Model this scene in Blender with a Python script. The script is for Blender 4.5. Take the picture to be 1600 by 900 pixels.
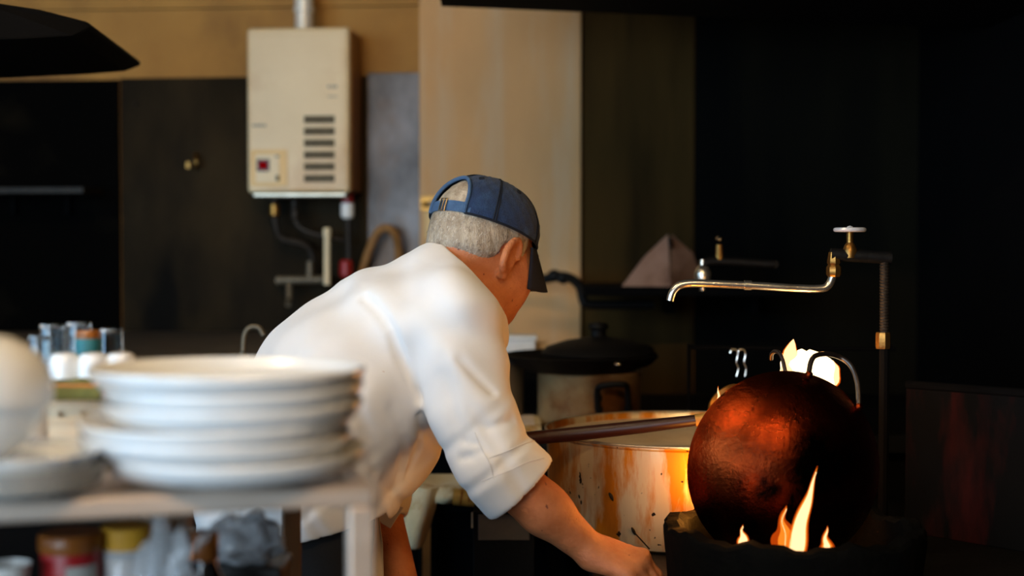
import bpy, math, random
import numpy as np
from mathutils import Vector, Matrix

random.seed(7)
rng = np.random.default_rng(7)
SC = bpy.context.scene
COL = SC.collection
for o in list(bpy.data.objects):
    bpy.data.objects.remove(o)

# ------------------------------------------------------------------ camera
F_PX = 2222.2
PITCH = math.radians(1.8)
EYE = Vector((0, 0, 1.3))
cam_d = bpy.data.cameras.new('camera')
cam_d.lens = 50
cam_d.sensor_width = 36
cam_d.clip_start = 0.05
cam_d.dof.use_dof = True
cam_d.dof.focus_distance = 2.36
cam_d.dof.aperture_fstop = 2.0
cam = bpy.data.objects.new('camera', cam_d)
COL.objects.link(cam)
cam.location = EYE
cam.rotation_euler = (math.pi / 2 - PITCH, 0, 0)
SC.camera = cam

# ------------------------------------------------------------------ world, lights, exposure
SC.view_settings.view_transform = 'Standard'
SC.view_settings.look = 'None'
SC.view_settings.gamma = 1
SC.view_settings.exposure = 0.35
SC.view_settings.use_curve_mapping = False
world = bpy.data.worlds.new('world')
SC.world = world
world.use_nodes = True
world.node_tree.nodes['Background'].inputs[0].default_value = (0.55, 0.7, 1.0, 1)
world.node_tree.nodes['Background'].inputs[1].default_value = 0.6


def area_light(name, loc, target, sx, sy, power, color):
    d = bpy.data.lights.new(name, 'AREA')
    d.shape = 'RECTANGLE'
    d.size, d.size_y, d.energy, d.color = sx, sy, power, color
    o = bpy.data.objects.new(name, d)
    COL.objects.link(o)
    o.location = loc
    o.rotation_euler = (Vector(target) - Vector(loc)).to_track_quat('-Z', 'Y').to_euler()
    return o


def point_light(name, loc, power, color, r=0.03):
    d = bpy.data.lights.new(name, 'POINT')
    d.energy, d.color, d.shadow_soft_size = power, color, r
    o = bpy.data.objects.new(name, d)
    COL.objects.link(o)
    o.location = loc
    return o


# daylight entering through the shop window in the left wall (window_1)
area_light('window_daylight', (-2.98, 0.35, 1.72), (-0.5, 1.5, 1.1), 1.8, 1.3, 60, (0.36, 0.66, 1.0))
# daylight through the shop front behind the camera (window_2)
area_light('shopfront_daylight', (-1.85, -1.85, 1.55), (-0.4, 2.2, 1.1), 2.0, 1.5, 92, (0.66, 0.84, 1.0))

# ------------------------------------------------------------------ helpers
def at(px, py, D):
    """world point that lies at depth D (world y) on the line of sight through a photo pixel"""
    x = (px - 800) / F_PX
    y = (450 - py) / F_PX
    d = Vector((x, math.cos(PITCH) + y * math.sin(PITCH), -math.sin(PITCH) + y * math.cos(PITCH)))
    return EYE + d * (D / d.y)


def lin(c):
    return tuple(((v / 255) / 12.92 if v / 255 <= 0.04045 else ((v / 255 + 0.055) / 1.055) ** 2.4) for v in c)


_mats = {}


def mat(name, c, c2=None, scale=8, rough=0.6, metal=0.0, bump=0.0, bscale=None, stretch=(1, 1, 1), spots=None,
        spot_scale=30, spot_cut=0.68, mid=0.5, width=0.25, detail=6, alpha=None, trans=0, spec=0.5, coat=0, sheen=0, c3=None,
        scale3=3, mid3=0.6, width3=0.12, stretch3=None, ior=1.45, rough2=None, subsurf=0):
    """procedural material: two colours mixed by noise, an optional third layer of stains, spots and bump"""
    m = bpy.data.materials.new(name)
    m.use_nodes = True
    nt = m.node_tree
    N, L = nt.nodes, nt.links
    b = N['Principled BSDF']
    b.inputs['Roughness'].default_value = rough
    b.inputs['Metallic'].default_value = metal
    b.inputs['Specular IOR Level'].default_value = spec
    b.inputs['IOR'].default_value = ior
    b.inputs['Coat Weight'].default_value = coat
    b.inputs['Sheen Weight'].default_value = sheen
    b.inputs['Transmission Weight'].default_value = trans
    if subsurf:
        b.inputs['Subsurface Weight'].default_value = subsurf
        b.inputs['Subsurface Radius'].default_value = (0.012, 0.004, 0.002)
        b.inputs['Subsurface Scale'].default_value = 1.0
    if alpha is not None:
        b.inputs['Alpha'].default_value = alpha
    tc = N.new('ShaderNodeTexCoord')

    def noise(sc, st, det=6):
        mp = N.new('ShaderNodeMapping')
        mp.inputs['Scale'].default_value = st
        L.new(tc.outputs['Object'], mp.inputs[0])
        n = N.new('ShaderNodeTexNoise')
        n.inputs['Scale'].default_value = sc
        n.inputs['Detail'].default_value = det
        n.inputs['Roughness'].default_value = 0.6
        L.new(mp.outputs[0], n.inputs['Vector'])
        return n.outputs['Fac']

    def ramp(sock, lo, hi):
        r = N.new('ShaderNodeMapRange')
        r.inputs[1].default_value, r.inputs[2].default_value = lo, hi
        L.new(sock, r.inputs[0])
        return r.outputs[0]

    def mix(fac, a, c_):
        mx = N.new('ShaderNodeMix')
        mx.data_type = 'RGBA'
        L.new(fac, mx.inputs[0])
        for k, v in ((6, a), (7, c_)):
            if isinstance(v, tuple):
                mx.inputs[k].default_value = (*v, 1)
            else:
                L.new(v, mx.inputs[k])
        return mx.outputs[2]
    col = lin(c)
    if c2 is not None:
        f = ramp(noise(scale, stretch, detail), mid - width, mid + width)
        col = mix(f, lin(c), lin(c2))
        if rough2 is not None:
            r = N.new('ShaderNodeMapRange')
            r.inputs[3].default_value, r.inputs[4].default_value = rough, rough2
            L.new(f, r.inputs[0])
            L.new(r.outputs[0], b.inputs['Roughness'])
    if c3 is not None:
        f = ramp(noise(scale3, stretch3 or stretch, 8), mid3 - width3, mid3 + width3)
        col = mix(f, col, lin(c3))
    if spots is not None:
        f = ramp(noise(spot_scale, (1, 1, 1), 2), spot_cut, spot_cut + 0.03)
        col = mix(f, col, lin(spots))
    if isinstance(col, tuple):
        b.inputs['Base Color'].default_value = (*col, 1)
    else:
        L.new(col, b.inputs['Base Color'])
    if bump:
        bn = N.new('ShaderNodeBump')
        bn.inputs['Strength'].default_value = min(1, bump)
        bn.inputs['Distance'].default_value = 0.004
        L.new(noise(bscale or scale * 4, stretch, 5), bn.inputs['Height'])
        L.new(bn.outputs[0], b.inputs['Normal'])
    _mats[name] = m
    return m


def emit(name, c, strength, alpha=1.0):
    m = bpy.data.materials.new(name)
    m.use_nodes = True
    nt = m.node_tree
    nt.nodes.clear()
    e = nt.nodes.new('ShaderNodeEmission')
    e.inputs[0].default_value = (*lin(c), 1)
    e.inputs[1].default_value = strength
    o = nt.nodes.new('ShaderNodeOutputMaterial')
    if alpha < 1:
        t = nt.nodes.new('ShaderNodeBsdfTransparent')
        x = nt.nodes.new('ShaderNodeMixShader')
        x.inputs[0].default_value = alpha
        nt.links.new(t.outputs[0], x.inputs[1])
        nt.links.new(e.outputs[0], x.inputs[2])
        nt.links.new(x.outputs[0], o.inputs[0])
    else:
        nt.links.new(e.outputs[0], o.inputs[0])
    return m


WPOS = {}


def tag(o, label=None, cat=None, group=None, kind=None):
    if label:
        o['label'] = label
    if cat:
        o['category'] = cat
    if group:
        o['group'] = group
    if kind:
        o['kind'] = kind
    return o


def empty(name, loc, label, cat, group=None, kind=None):
    o = bpy.data.objects.new(name, None)
    COL.objects.link(o)
    o.location = loc
    o.empty_display_size = 0.05
    WPOS[o.name] = Vector(loc)
    return tag(o, label, cat, group, kind)


def link_mesh(name, me, m, parent=None, org=None):
    o = bpy.data.objects.new(name, me)
    COL.objects.link(o)
    if m:
        me.materials.append(m)
    if parent is not None:
        o.parent = parent
        WPOS[o.name] = WPOS[parent.name]
    else:
        o.location = org or (0, 0, 0)
        WPOS[o.name] = Vector(org or (0, 0, 0))
    return o


class MB:
    """collects shapes in world coordinates, then builds one mesh object"""

    def __init__(s):
        s.v, s.f = [], []

    def add(s, vs, fs):
        n = len(s.v)
        s.v += [Vector(v) for v in vs]
        s.f += [tuple(i + n for i in f) for f in fs]
        return s

    def box(s, c, size, R=None, rz=0, taper=1.0):
        R = R or Matrix.Rotation(rz, 3, 'Z')
        hx, hy, hz = size[0] / 2, size[1] / 2, size[2] / 2
        vs = []
        for z in (-1, 1):
            t = taper if z > 0 else 1
            for x, y in ((-1, -1), (1, -1), (1, 1), (-1, 1)):
                vs.append(Vector(c) + R @ Vector((x * hx * t, y * hy * t, z * hz)))
        return s.add(vs, [(3, 2, 1, 0), (4, 5, 6, 7), (0, 1, 5, 4), (1, 2, 6, 5), (2, 3, 7, 6), (3, 0, 4, 7)])

    def tube(s, path, r, n=10, closed=False, flat=1.0):
        P = [Vector(p) for p in path]
        rr = r if isinstance(r, (list, tuple)) else [r] * len(P)
        up = None
        vs, fs = [], []
        m = len(P)
        for i, p in enumerate(P):
            if closed:
                t = (P[(i + 1) % m] - P[i - 1]).normalized()
            else:
                t = (P[min(i + 1, m - 1)] - P[max(i - 1, 0)]).normalized()
            if up is None:
                a = Vector((0, 0, 1)) if abs(t.z) < 0.9 else Vector((1, 0, 0))
                up = (a - t * a.dot(t)).normalized()
            else:
                up = (up - t * up.dot(t)).normalized()
            sd = t.cross(up)
            for k in range(n):
                a = 2 * math.pi * k / n
                vs.append(p + (up * math.cos(a) * flat + sd * math.sin(a)) * rr[i])
        rows = m if closed else m - 1
        for i in range(rows):
            for k in range(n):
                a, b2 = i * n + k, i * n + (k + 1) % n
                c, d = ((i + 1) % m) * n + (k + 1) % n, ((i + 1) % m) * n + k
                fs.append((a, b2, c, d))
        if not closed:
            fs.append(tuple(reversed(range(n))))
            fs.append(tuple(range((m - 1) * n, m * n)))
        return s.add(vs, fs)

    def lathe(s, prof, c=(0, 0, 0), n=40, R=None, sx=1, sy=1):
        R = R or Matrix.Identity(3)
        vs, fs = [], []
        for r, z in prof:
            for k in range(n):
                a = 2 * math.pi * k / n
                vs.append(Vector(c) + R @ Vector((max(r, 1e-4) * math.cos(a) * sx, max(r, 1e-4) * math.sin(a) * sy, z)))
        for i in range(len(prof) - 1):
            for k in range(n):
                fs.append((i * n + k, i * n + (k + 1) % n, (i + 1) * n + (k + 1) % n, (i + 1) * n + k))
        fs.append(tuple(reversed(range(n))))
        fs.append(tuple(range((len(prof) - 1) * n, len(prof) * n)))
        return s.add(vs, fs)

    def ball(s, c, r, n=16, R=None):
        rad = r if isinstance(r, (tuple, list)) else (r, r, r)
        R = R or Matrix.Identity(3)
        vs, fs = [], []
        m = n // 2
        for i in range(m + 1):
            ph = -math.pi / 2 + math.pi * i / m
            for k in range(n):
                a = 2 * math.pi * k / n
                vs.append(Vector(c) + R @ Vector((rad[0] * math.cos(ph) * math.cos(a), rad[1] * math.cos(ph) * math.sin(a), rad[2] * math.sin(ph))))
        for i in range(m):
            for k in range(n):
                fs.append((i * n + k, i * n + (k + 1) % n, (i + 1) * n + (k + 1) % n, (i + 1) * n + k))
        return s.add(vs, fs)

    def build(s, name, m, parent=None, org=None, smooth=True, bevel=0, angle=35):
        me = bpy.data.meshes.new(name)
        off = WPOS[parent.name] if parent is not None else Vector(org or (0, 0, 0))
        me.from_pydata([tuple(v - off) for v in s.v], [], s.f)
        me.validate()
        if smooth:
            me.shade_smooth()
            try:
                me.set_sharp_from_angle(angle=math.radians(angle))
            except Exception:
                pass
        o = link_mesh(name, me, m, parent, org)
        if bevel:
            bm = o.modifiers.new('bevel', 'BEVEL')
            bm.width = bevel
            bm.segments = 2
            bm.limit_method = 'ANGLE'
        return o


def smooth_path(pts, per=8):
    P = [Vector(p) for p in pts]
    out = []
    for i in range(len(P) - 1):
        p0, p1, p2, p3 = P[max(i - 1, 0)], P[i], P[i + 1], P[min(i + 2, len(P) - 1)]
        for k in range(per):
            t = k / per
            out.append(0.5 * ((2 * p1) + (p2 - p0) * t + (2 * p0 - 5 * p1 + 4 * p2 - p3) * t * t + (3 * p1 - p0 - 3 * p2 + p3) * t ** 3))
    out.append(P[-1])
    return out


def copy_tree(o, parent=None):
    c = o.copy()
    COL.objects.link(c)
    c.parent = parent
    for ch in o.children:
        copy_tree(ch, c)
    return c


def axis_frame(z):
    z = Vector(z).normalized()
    a = Vector((0, 0, 1)) if abs(z.z) < 0.9 else Vector((1, 0, 0))
    x = a.cross(z).normalized()
    y = z.cross(x)
    return Matrix((x, y, z)).transposed()


# ------------------------------------------------------------------ materials
M = {}
M['plaster'] = mat('plaster', (172, 124, 54), (136, 90, 30), scale=3.2, rough=0.75, bump=0.25, c3=(108, 70, 24), scale3=2.2, mid3=0.60, stretch3=(1.2, 1.2, 0.6))
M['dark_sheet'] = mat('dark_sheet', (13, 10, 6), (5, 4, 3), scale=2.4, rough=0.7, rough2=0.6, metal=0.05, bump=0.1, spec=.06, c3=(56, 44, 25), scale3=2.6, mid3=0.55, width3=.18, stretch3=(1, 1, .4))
M['shaded_sheet'] = mat('shaded_sheet', (5, 4, 3), (3, 3, 3), scale=3, rough=0.85, spec=.03, bump=0.1, c3=(22, 18, 11), scale3=4, mid3=0.66)  # shade under the overhead cabinet, put into the sheet's near black colour
M['blue_sheet'] = mat('blue_sheet', (100, 94, 92), (40, 36, 34), scale=5, rough=0.42, metal=0.5, bump=0.12, stretch=(1, 1, .6), width=.14, c3=(84, 62, 44), scale3=6, mid3=0.6)
M['board'] = mat('board', (206, 160, 104), (184, 138, 86), scale=2.5, rough=0.7, bump=0.12, stretch=(1.4, 1.4, .5), c3=(192, 164, 128), scale3=4, mid3=0.62, stretch3=(2.5, 2.5, .35))
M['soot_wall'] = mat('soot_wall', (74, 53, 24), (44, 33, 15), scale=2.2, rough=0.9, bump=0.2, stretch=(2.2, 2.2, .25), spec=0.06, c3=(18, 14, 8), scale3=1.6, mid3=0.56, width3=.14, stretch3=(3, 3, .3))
M['soot'] = mat('soot', (4, 4, 4), (7, 6, 6), scale=6, rough=0.85, bump=0.3, spec=0.08)
M['soot_gloss'] = mat('soot_gloss', (6, 6, 6), (12, 11, 9), scale=14, rough=0.6, bump=0.5, spec=0.15)
M['concrete'] = mat('concrete', (70, 66, 60), (48, 45, 42), scale=5, rough=0.85, bump=0.2)
M['ceiling'] = mat('ceiling', (120, 108, 88), (96, 84, 64), scale=4, rough=0.9)
M['room'] = mat('room', (110, 100, 82), (90, 80, 66), scale=4, rough=0.9)
M['enamel'] = mat('enamel', (226, 204, 162), (214, 188, 142), scale=4, rough=0.4, c3=(190, 146, 92), scale3=3.0, mid3=0.62, width3=.14)
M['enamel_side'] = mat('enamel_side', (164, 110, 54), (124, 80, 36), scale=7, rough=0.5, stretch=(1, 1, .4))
M['vent'] = mat('vent', (96, 84, 58), (76, 66, 44), scale=40, rough=0.7)
M['amber_plate'] = mat('amber_plate', (226, 190, 128), (216, 178, 112), scale=8, rough=0.5)
M['cream_plastic'] = mat('cream_plastic', (226, 206, 166), (218, 196, 152), scale=10, rough=0.45)
M['mark'] = mat('mark', (128, 122, 112), rough=0.6)
M['black_plastic'] = mat('black_plastic', (18, 18, 18), (28, 26, 24), scale=20, rough=0.4)
M['led'] = emit('led', (170, 6, 16), 0.3)
M['galv'] = mat('galv', (200, 190, 170), (160, 146, 122), scale=14, rough=0.35, metal=0.7)
M['old_pipe'] = mat('old_pipe', (52, 43, 33), (26, 22, 18), scale=40, rough=0.55, metal=0.5, bump=0.3)
M['dull_pipe'] = mat('dull_pipe', (112, 100, 80), (80, 70, 54), scale=20, rough=.5, metal=.4)
M['brass'] = mat('brass', (170, 124, 60), (112, 76, 36), scale=30, rough=0.35, metal=0.9, bump=0.15)
M['chrome'] = mat('chrome', (225, 222, 215), (190, 184, 172), scale=30, rough=0.18, metal=1.0)
M['worn_chrome'] = mat('worn_chrome', (226, 220, 206), (160, 120, 70), scale=26, rough=0.25, metal=0.95, mid=.68, bump=0.1)
M['hose'] = mat('hose', (150, 104, 50), (120, 78, 36), scale=30, rough=0.55)
M['red_plastic'] = mat('red_plastic', (150, 26, 22), (120, 18, 16), scale=30, rough=0.4)
M['white_plastic'] = mat('white_plastic', (228, 226, 220), (216, 212, 204), scale=12, rough=0.35)
M['porcelain'] = mat('porcelain', (232, 234, 234), (224, 225, 224), scale=5, rough=0.16, coat=0.3)
M['blue_porcelain'] = mat('blue_porcelain', (206, 208, 206), (120, 140, 168), scale=22, rough=0.2, mid=.66, width=.05, coat=.3)
M['grey_porcelain'] = mat('grey_porcelain', (168, 166, 160), (140, 138, 132), scale=18, rough=0.25)
M['rack_steel'] = mat('rack_steel', (206, 190, 176), (176, 156, 138), scale=16, rough=0.4, metal=0.35, stretch=(.3, .3, 1), bump=.08, c3=(140, 104, 70), scale3=9, mid3=.68)
M['rack_brown'] = mat('rack_brown', (124, 84, 48), (84, 54, 30), scale=18, rough=0.5, metal=0.35, stretch=(1, 1, .3))
M['shelf_dark'] = mat('shelf_dark', (96, 86, 74), (64, 56, 48), scale=12, rough=0.5, metal=0.3)
M['crate'] = mat('crate', (212, 194, 164), (192, 172, 140), scale=12, rough=0.55)
M['green_cloth'] = mat('green_cloth', (112, 110, 54), (84, 84, 40), scale=50, rough=0.95, bump=.6, bscale=220)
M['orange_tray'] = mat('orange_tray', (200, 112, 34), (176, 92, 26), scale=20, rough=0.4)
M['glass'] = mat('glass', (236, 240, 240), rough=0.05, trans=1.0, ior=1.45)
M['teal_paper'] = mat('teal_paper', (30, 108, 116), (22, 84, 92), scale=30, rough=0.6)
M['skin'] = mat('skin', (206, 134, 88), (172, 98, 58), scale=28, rough=0.5, bump=0.5, bscale=220, spots=(120, 60, 38), spot_scale=75, spot_cut=.70, subsurf=.12)
M['hair'] = mat('hair', (196, 182, 160), (120, 102, 80), scale=60, rough=0.6, stretch=(1, 1, .35), bump=.6, bscale=240)
M['hair_strand'] = mat('hair_strand', (228, 220, 206), (84, 66, 50), scale=150, rough=0.5, width=.12)
M['shirt'] = mat('shirt', (236, 233, 230), (228, 224, 221), scale=6, rough=0.85, bump=0.10, bscale=500, sheen=.2, spots=(206, 186, 176), spot_scale=34, spot_cut=.79)
M['trousers'] = mat('trousers', (16, 16, 18), (24, 23, 24), scale=10, rough=0.9, bump=.2, bscale=300)
M['apron'] = mat('apron', (222, 206, 184), (206, 186, 160), scale=8, rough=0.9)
M['shoe'] = mat('shoe', (20, 20, 20), rough=.5)
M['denim'] = mat('denim', (26, 52, 90), (17, 35, 64), scale=26, rough=0.9, bump=.6, bscale=420, c3=(52, 82, 116), scale3=14, mid3=.66, width3=.1, sheen=.1)
M['denim_light'] = mat('denim_light', (70, 100, 134), (46, 74, 108), scale=60, rough=0.85, bump=.5, bscale=420)
M['denim_dark'] = mat('denim_dark', (12, 20, 34), (8, 14, 24), scale=60, rough=0.9)
M['peak'] = mat('peak', (22, 27, 42), (16, 20, 32), scale=40, rough=.9, bump=.4, bscale=400)
M['pewter'] = mat('pewter', (120, 108, 84), rough=.35, metal=1)
M['eye'] = mat('eye', (230, 226, 220), rough=.2)
M['iris'] = mat('iris', (40, 26, 18), rough=.2)
M['pot'] = mat('pot', (226, 210, 174), (206, 128, 20), scale=9, rough=0.30, rough2=.48, metal=0.6, mid=.50, width=.05, stretch=(1.8, 1.8, .4), bump=.12, c3=(136, 72, 14), scale3=4.6, mid3=.58, width3=.1, stretch3=(1.6, 1.6, .4), spots=(34, 24, 14), spot_scale=48, spot_cut=.69)
M['pot_inside'] = mat('pot_inside', (214, 200, 176), (180, 160, 130), scale=10, rough=.5, metal=.1)
M['old_pot'] = mat('old_pot', (176, 150, 106), (132, 78, 30), scale=6, rough=0.5, metal=0.5, mid=.48, width=.12, bump=.2, c3=(60, 34, 16), scale3=7, mid3=.60)
M['silver_pot'] = mat('silver_pot', (170, 160, 148), (130, 118, 104), scale=8, rough=.35, metal=.7)
M['iron'] = mat('iron', (6, 6, 6), (12, 11, 10), scale=18, rough=0.6, bump=0.5, bscale=60, spec=.2)
M['crust'] = mat('crust', (3, 3, 3), (7, 6, 4), scale=26, rough=0.8, bump=0.9, bscale=50, spots=(60, 40, 20), spot_scale=90, spot_cut=.76, spec=.06)
M['wok'] = mat('wok', (180, 66, 22), (80, 28, 10), scale=6, rough=0.22, metal=1.0, bump=0.3, bscale=150, c3=(10, 5, 4), scale3=4, mid3=.50, width3=.12, rough2=.34)
M['wok_handle'] = mat('wok_handle', (96, 84, 76), (60, 50, 44), scale=40, rough=.35, metal=.9)
M['wood_red'] = mat('wood_red', (52, 20, 13), (34, 13, 9), scale=20, rough=.4, stretch=(.2, 3, 3))
M['ferrule'] = mat('ferrule', (178, 138, 66), (130, 92, 40), scale=60, rough=.5)
M['rust_red'] = mat('rust_red', (44, 9, 7), (30, 7, 6), scale=12, rough=.8, bump=.5, spec=.1, stretch=(1, 1, .3), c3=(4, 4, 4), scale3=6, mid3=.46, width3=.05, stretch3=(1.4, 1.4, .35))
M['copper'] = mat('copper', (172, 140, 122), (138, 104, 86), scale=9, rough=.5, metal=.3, c3=(96, 66, 48), scale3=8, mid3=.64)
M['towel'] = mat('towel', (222, 206, 168), (206, 186, 140), scale=8, rough=.95, bump=.6, bscale=200, c3=(168, 122, 52), scale3=7, mid3=.60, width3=.06)
M['bamboo'] = mat('bamboo', (190, 150, 68), (150, 108, 40), scale=12, rough=.5, stretch=(6, 1, 1))
M['wood_block'] = mat('wood_block', (196, 160, 108), (170, 130, 80), scale=8, rough=.6)
M['red_tin'] = mat('red_tin', (160, 24, 28), (140, 16, 22), scale=8, rough=.4)
M['paper'] = mat('paper', (176, 172, 164), (120, 116, 110), scale=60, rough=.7, mid=.6)
M['yellow_paper'] = mat('yellow_paper', (206, 156, 42), (186, 132, 30), scale=20, rough=.6)
M['amber'] = mat('amber', (150, 88, 30), (112, 60, 20), scale=14, rough=.35)
M['oats'] = mat('oats', (196, 176, 156), (160, 132, 104), scale=40, rough=.6, bump=.3)
M['dark_glass'] = mat('dark_glass', (14, 12, 12), rough=.1, coat=.5)
M['film'] = mat('film', (235, 238, 240), rough=.12, alpha=.30, spec=1.0)
M['flame_core'] = emit('flame_core', (255, 222, 165), 3.0)
M['flame_mid'] = emit('flame_mid', (255, 150, 40), 1.3, .45)
M['flame_orange'] = emit('flame_orange', (236, 84, 12), 0.8, 0.35)
M['tube_glow'] = emit('tube_glow', (255, 224, 176), 50)
M['warm_glow'] = emit('warm_glow', (255, 214, 158), 120)
M['window_frame'] = mat('window_frame', (90, 84, 76), rough=.5)
M['pane'] = mat('pane', (240, 245, 250), rough=.02, alpha=.12)

# ------------------------------------------------------------------ the room
YAW = math.radians(5)
WU = Vector((math.cos(YAW), -math.sin(YAW), 0))      # along the back wall, to the right
WN = Vector((-math.sin(YAW), -math.cos(YAW), 0))     # out of the back wall, towards the camera
W0 = at(480, 380, 4.2)
W0.z = 0


def wp(px, py, off=0.0):
    """point where the line of sight meets the plane `off` in front of the back wall"""
    d = at(px, py, 1.0) - EYE
    P0 = W0 + WN * off
    t = (P0 - EYE).dot(WN) / d.dot(WN)
    return EYE + d * t


def wl(p):
    return (p - W0).dot(WU)


def wbox(mb, px0, py0, px1, py1, off0, off1):
    a, b = wp(px0, py0, off1), wp(px1, py1, off1)
    c = W0 + WU * ((wl(a) + wl(b)) / 2) + WN * ((off0 + off1) / 2)
    c.z = (a.z + b.z) / 2
    mb.box(c, (abs(wl(b) - wl(a)), abs(off1 - off0), abs(a.z - b.z)), rz=-YAW)
    return c


def wpt(s, z, off):
    p = W0 + WU * s + WN * off
    return Vector((p.x, p.y, z))


def structure(name, mb, m, bevel=0, org=None):
    o = mb.build(name, m, smooth=False, bevel=bevel, org=org)
    o['kind'] = 'structure'
    return o


H = 2.75
structure('floor', MB().box((-0.9, 1.3, -0.05), (4.6, 6.6, 0.1)), M['concrete'])
structure('ceiling', MB().box((-0.9, 1.3, H + 0.05), (4.6, 6.6, 0.1)), M['ceiling'])
c = wpt(-0.3, H / 2, -0.05)
wall_back = structure('wall_back', MB().box(c, (4.6, 0.1, H), rz=-YAW), M['plaster'])
structure('wall_right', MB().box((1.2, 1.3, H / 2), (0.1, 6.6, H)), M['soot'])
mb = MB()
mb.box((-0.9, -1.95, 0.375), (4.6, 0.1, .75))
mb.box((-0.9, -1.95, 2.55), (4.6, 0.1, 0.4))
mb.box((-3.04, -1.95, 1.55), (.3, 0.1, 1.6))
mb.box((0.3, -1.95, 1.55), (2.2, 0.1, 1.6))
structure('wall_front', mb, M['room'])
wn = empty('window_2', (-1.85, -1.95, .75), None, None, kind='structure')
mb = MB()
for x in (-2.87, -1.85, -.83):
    mb.box((x, -1.95, 1.55), (0.05, 0.06, 1.6))
for z in (.775, 2.325):
    mb.box((-1.85, -1.95, z), (2.1, 0.06, 0.05))
mb.build('window_frame', M['window_frame'], wn, smooth=False)
for x in (-2.36, -1.34):
    MB().box((x, -1.97, 1.55), (0.97, 0.006, 1.5)).build('pane', M['pane'], wn, smooth=False)
# left wall with the shop window
mb = MB()
mb.box((-3.1, 1.3, 0.5), (0.1, 6.6, 1.0))
mb.box((-3.1, 1.3, 2.6), (0.1, 6.6, 0.3))
mb.box((-3.1, -1.3, 1.725), (0.1, 1.4, 1.45))
mb.box((-3.1, 2.95, 1.725), (0.1, 3.3, 1.45))
structure('wall_left', mb, M['room'])
wn = empty('window_1', (-3.1, 0.35, 1.0), None, None, kind='structure')
mb = MB()
for y in (-0.57, 0.35, 1.27):
    mb.box((-3.1, y, 1.725), (0.06, 0.05, 1.45))
for z in (1.025, 2.425):
    mb.box((-3.1, 0.35, z), (0.06, 1.9, 0.05))
mb.build('window_frame', M['window_frame'], wn, smooth=False)
for y in (-0.11, 0.81):
    MB().box((-3.12, y, 1.725), (0.006, 0.87, 1.36)).build('pane', M['pane'], wn, smooth=False)

# linings of the back wall
z_edge = wp(250, 124).z
s_l, s_575, s_658, s_908 = -2.5, wl(wp(574, 300)), wl(wp(658, 300)), wl(wp(908, 300))


def lining(name, s0, s1, z0, z1, t, m, label=None):
    o = MB().box(wpt((s0 + s1) / 2, (z0 + z1) / 2, t / 2), (s1 - s0, t, z1 - z0), rz=-YAW).build(name, m, wall_back, smooth=False, bevel=.002)
    if label:
        o['label'] = label
    return o


lining('metal_sheet', s_l, wl(wp(190, 300)) - .002, 0.0, z_edge, 0.006, M['shaded_sheet'], 'metal sheet on the lower wall with shade put into its black colour')  # separate far left piece, coloured black for the shade there
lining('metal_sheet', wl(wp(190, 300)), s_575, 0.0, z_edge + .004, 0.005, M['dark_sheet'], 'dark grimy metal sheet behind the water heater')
lining('metal_sheet', s_575 + .002, s_658 - .002, 0.0, z_edge + .012, 0.007, M['blue_sheet'], 'bluish grey metal sheet beside the pale board')
lining('board_panel', s_658, s_908, 0.0, 2.5, 0.03, M['board'], 'tall pale tan wall board')
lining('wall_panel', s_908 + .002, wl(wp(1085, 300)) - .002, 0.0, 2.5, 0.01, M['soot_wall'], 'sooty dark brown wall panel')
lining('wall_panel', wl(wp(1085, 300)), 1.9, 0.0, 2.5, 0.011, mat('near_black_wall', (26, 22, 10), (14, 12, 6), scale=2.2, rough=.9, spec=.1, stretch=(2.2, 2.2, .25), c3=(4, 4, 3), scale3=1.6, mid3=.5, width3=.14), 'near black wall panel behind the taps')  # darker tones than the brown panel to its left
# raised plaster moulding near the top of the wall
lining('moulding', s_l, s_658 - .004, wp(300, 14).z, wp(300, 0).z + .03, .012, M['plaster'])

# ------------------------------------------------------------------ ceiling lamps of the kitchen
def tube_lamp(loc, rz, label, L=1.1, glow='tube_glow'):
    r = empty('fluorescent_lamp', loc, label, 'lamp', 'ceiling lamps')
    R = Matrix.Rotation(rz, 3, 'Z')
    MB().box(Vector(loc) + Vector((0, 0, -.02)), (L + .1, .16, .04), R=R).build('housing', M['white_plastic'], r, bevel=.004)
    for s in (-.04, .04):
        a = Vector(loc) + R @ Vector((-L / 2, s, -.06))
        b = Vector(loc) + R @ Vector((L / 2, s, -.06))
        MB().tube([a, b], .013, 10).build('tube', M[glow], r)
    return r


tube_lamp((-0.95, 1.75, H), math.radians(8), 'twin tube ceiling lamp above the plate rack')
tube_lamp((0.1, -0.25, H), math.radians(4), 'twin tube ceiling lamp over the front of the shop', glow='warm_glow')

# ------------------------------------------------------------------ range hood and dark shelves
hood = empty('range_hood', at(1000, 20, 2.75), 'black sooty range hood above the stove', 'hood')
mb = MB()
a0, a1 = at(690, 10, 3.45), at(1330, 36, 3.45)
top = 2.6
xs = [a0.x, 1.14]
slope = (a1.z - a0.z) / (a1.x - a0.x)
z0, z1 = a0.z, a0.z + slope * (1.14 - a0.x)
vs = [(xs[0] + .02, 2.3, z0), (xs[1], 2.3, z1), (xs[1], 3.45, z1), (xs[0] + .0, 3.45, z0),
      (xs[0] + .35, 2.7, top), (xs[1], 2.7, top), (xs[1], 3.45, top), (xs[0] + .35, 3.45, top)]
mb.add(vs, [(3, 2, 1, 0), (4, 5, 6, 7), (0, 1, 5, 4), (1, 2, 6, 5), (2, 3, 7, 6), (3, 0, 4, 7)])
mb.build('canopy', M['soot'], hood, smooth=False)
mb = MB()
mb.box(((xs[0] + xs[1]) / 2, 2.29, (z0 + z1) / 2), (xs[1] - xs[0], .02, .035), R=Matrix.Rotation(-math.atan(slope), 3, 'Y'))
mb.build('lip', M['soot'], hood, smooth=False, bevel=.004)

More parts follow.
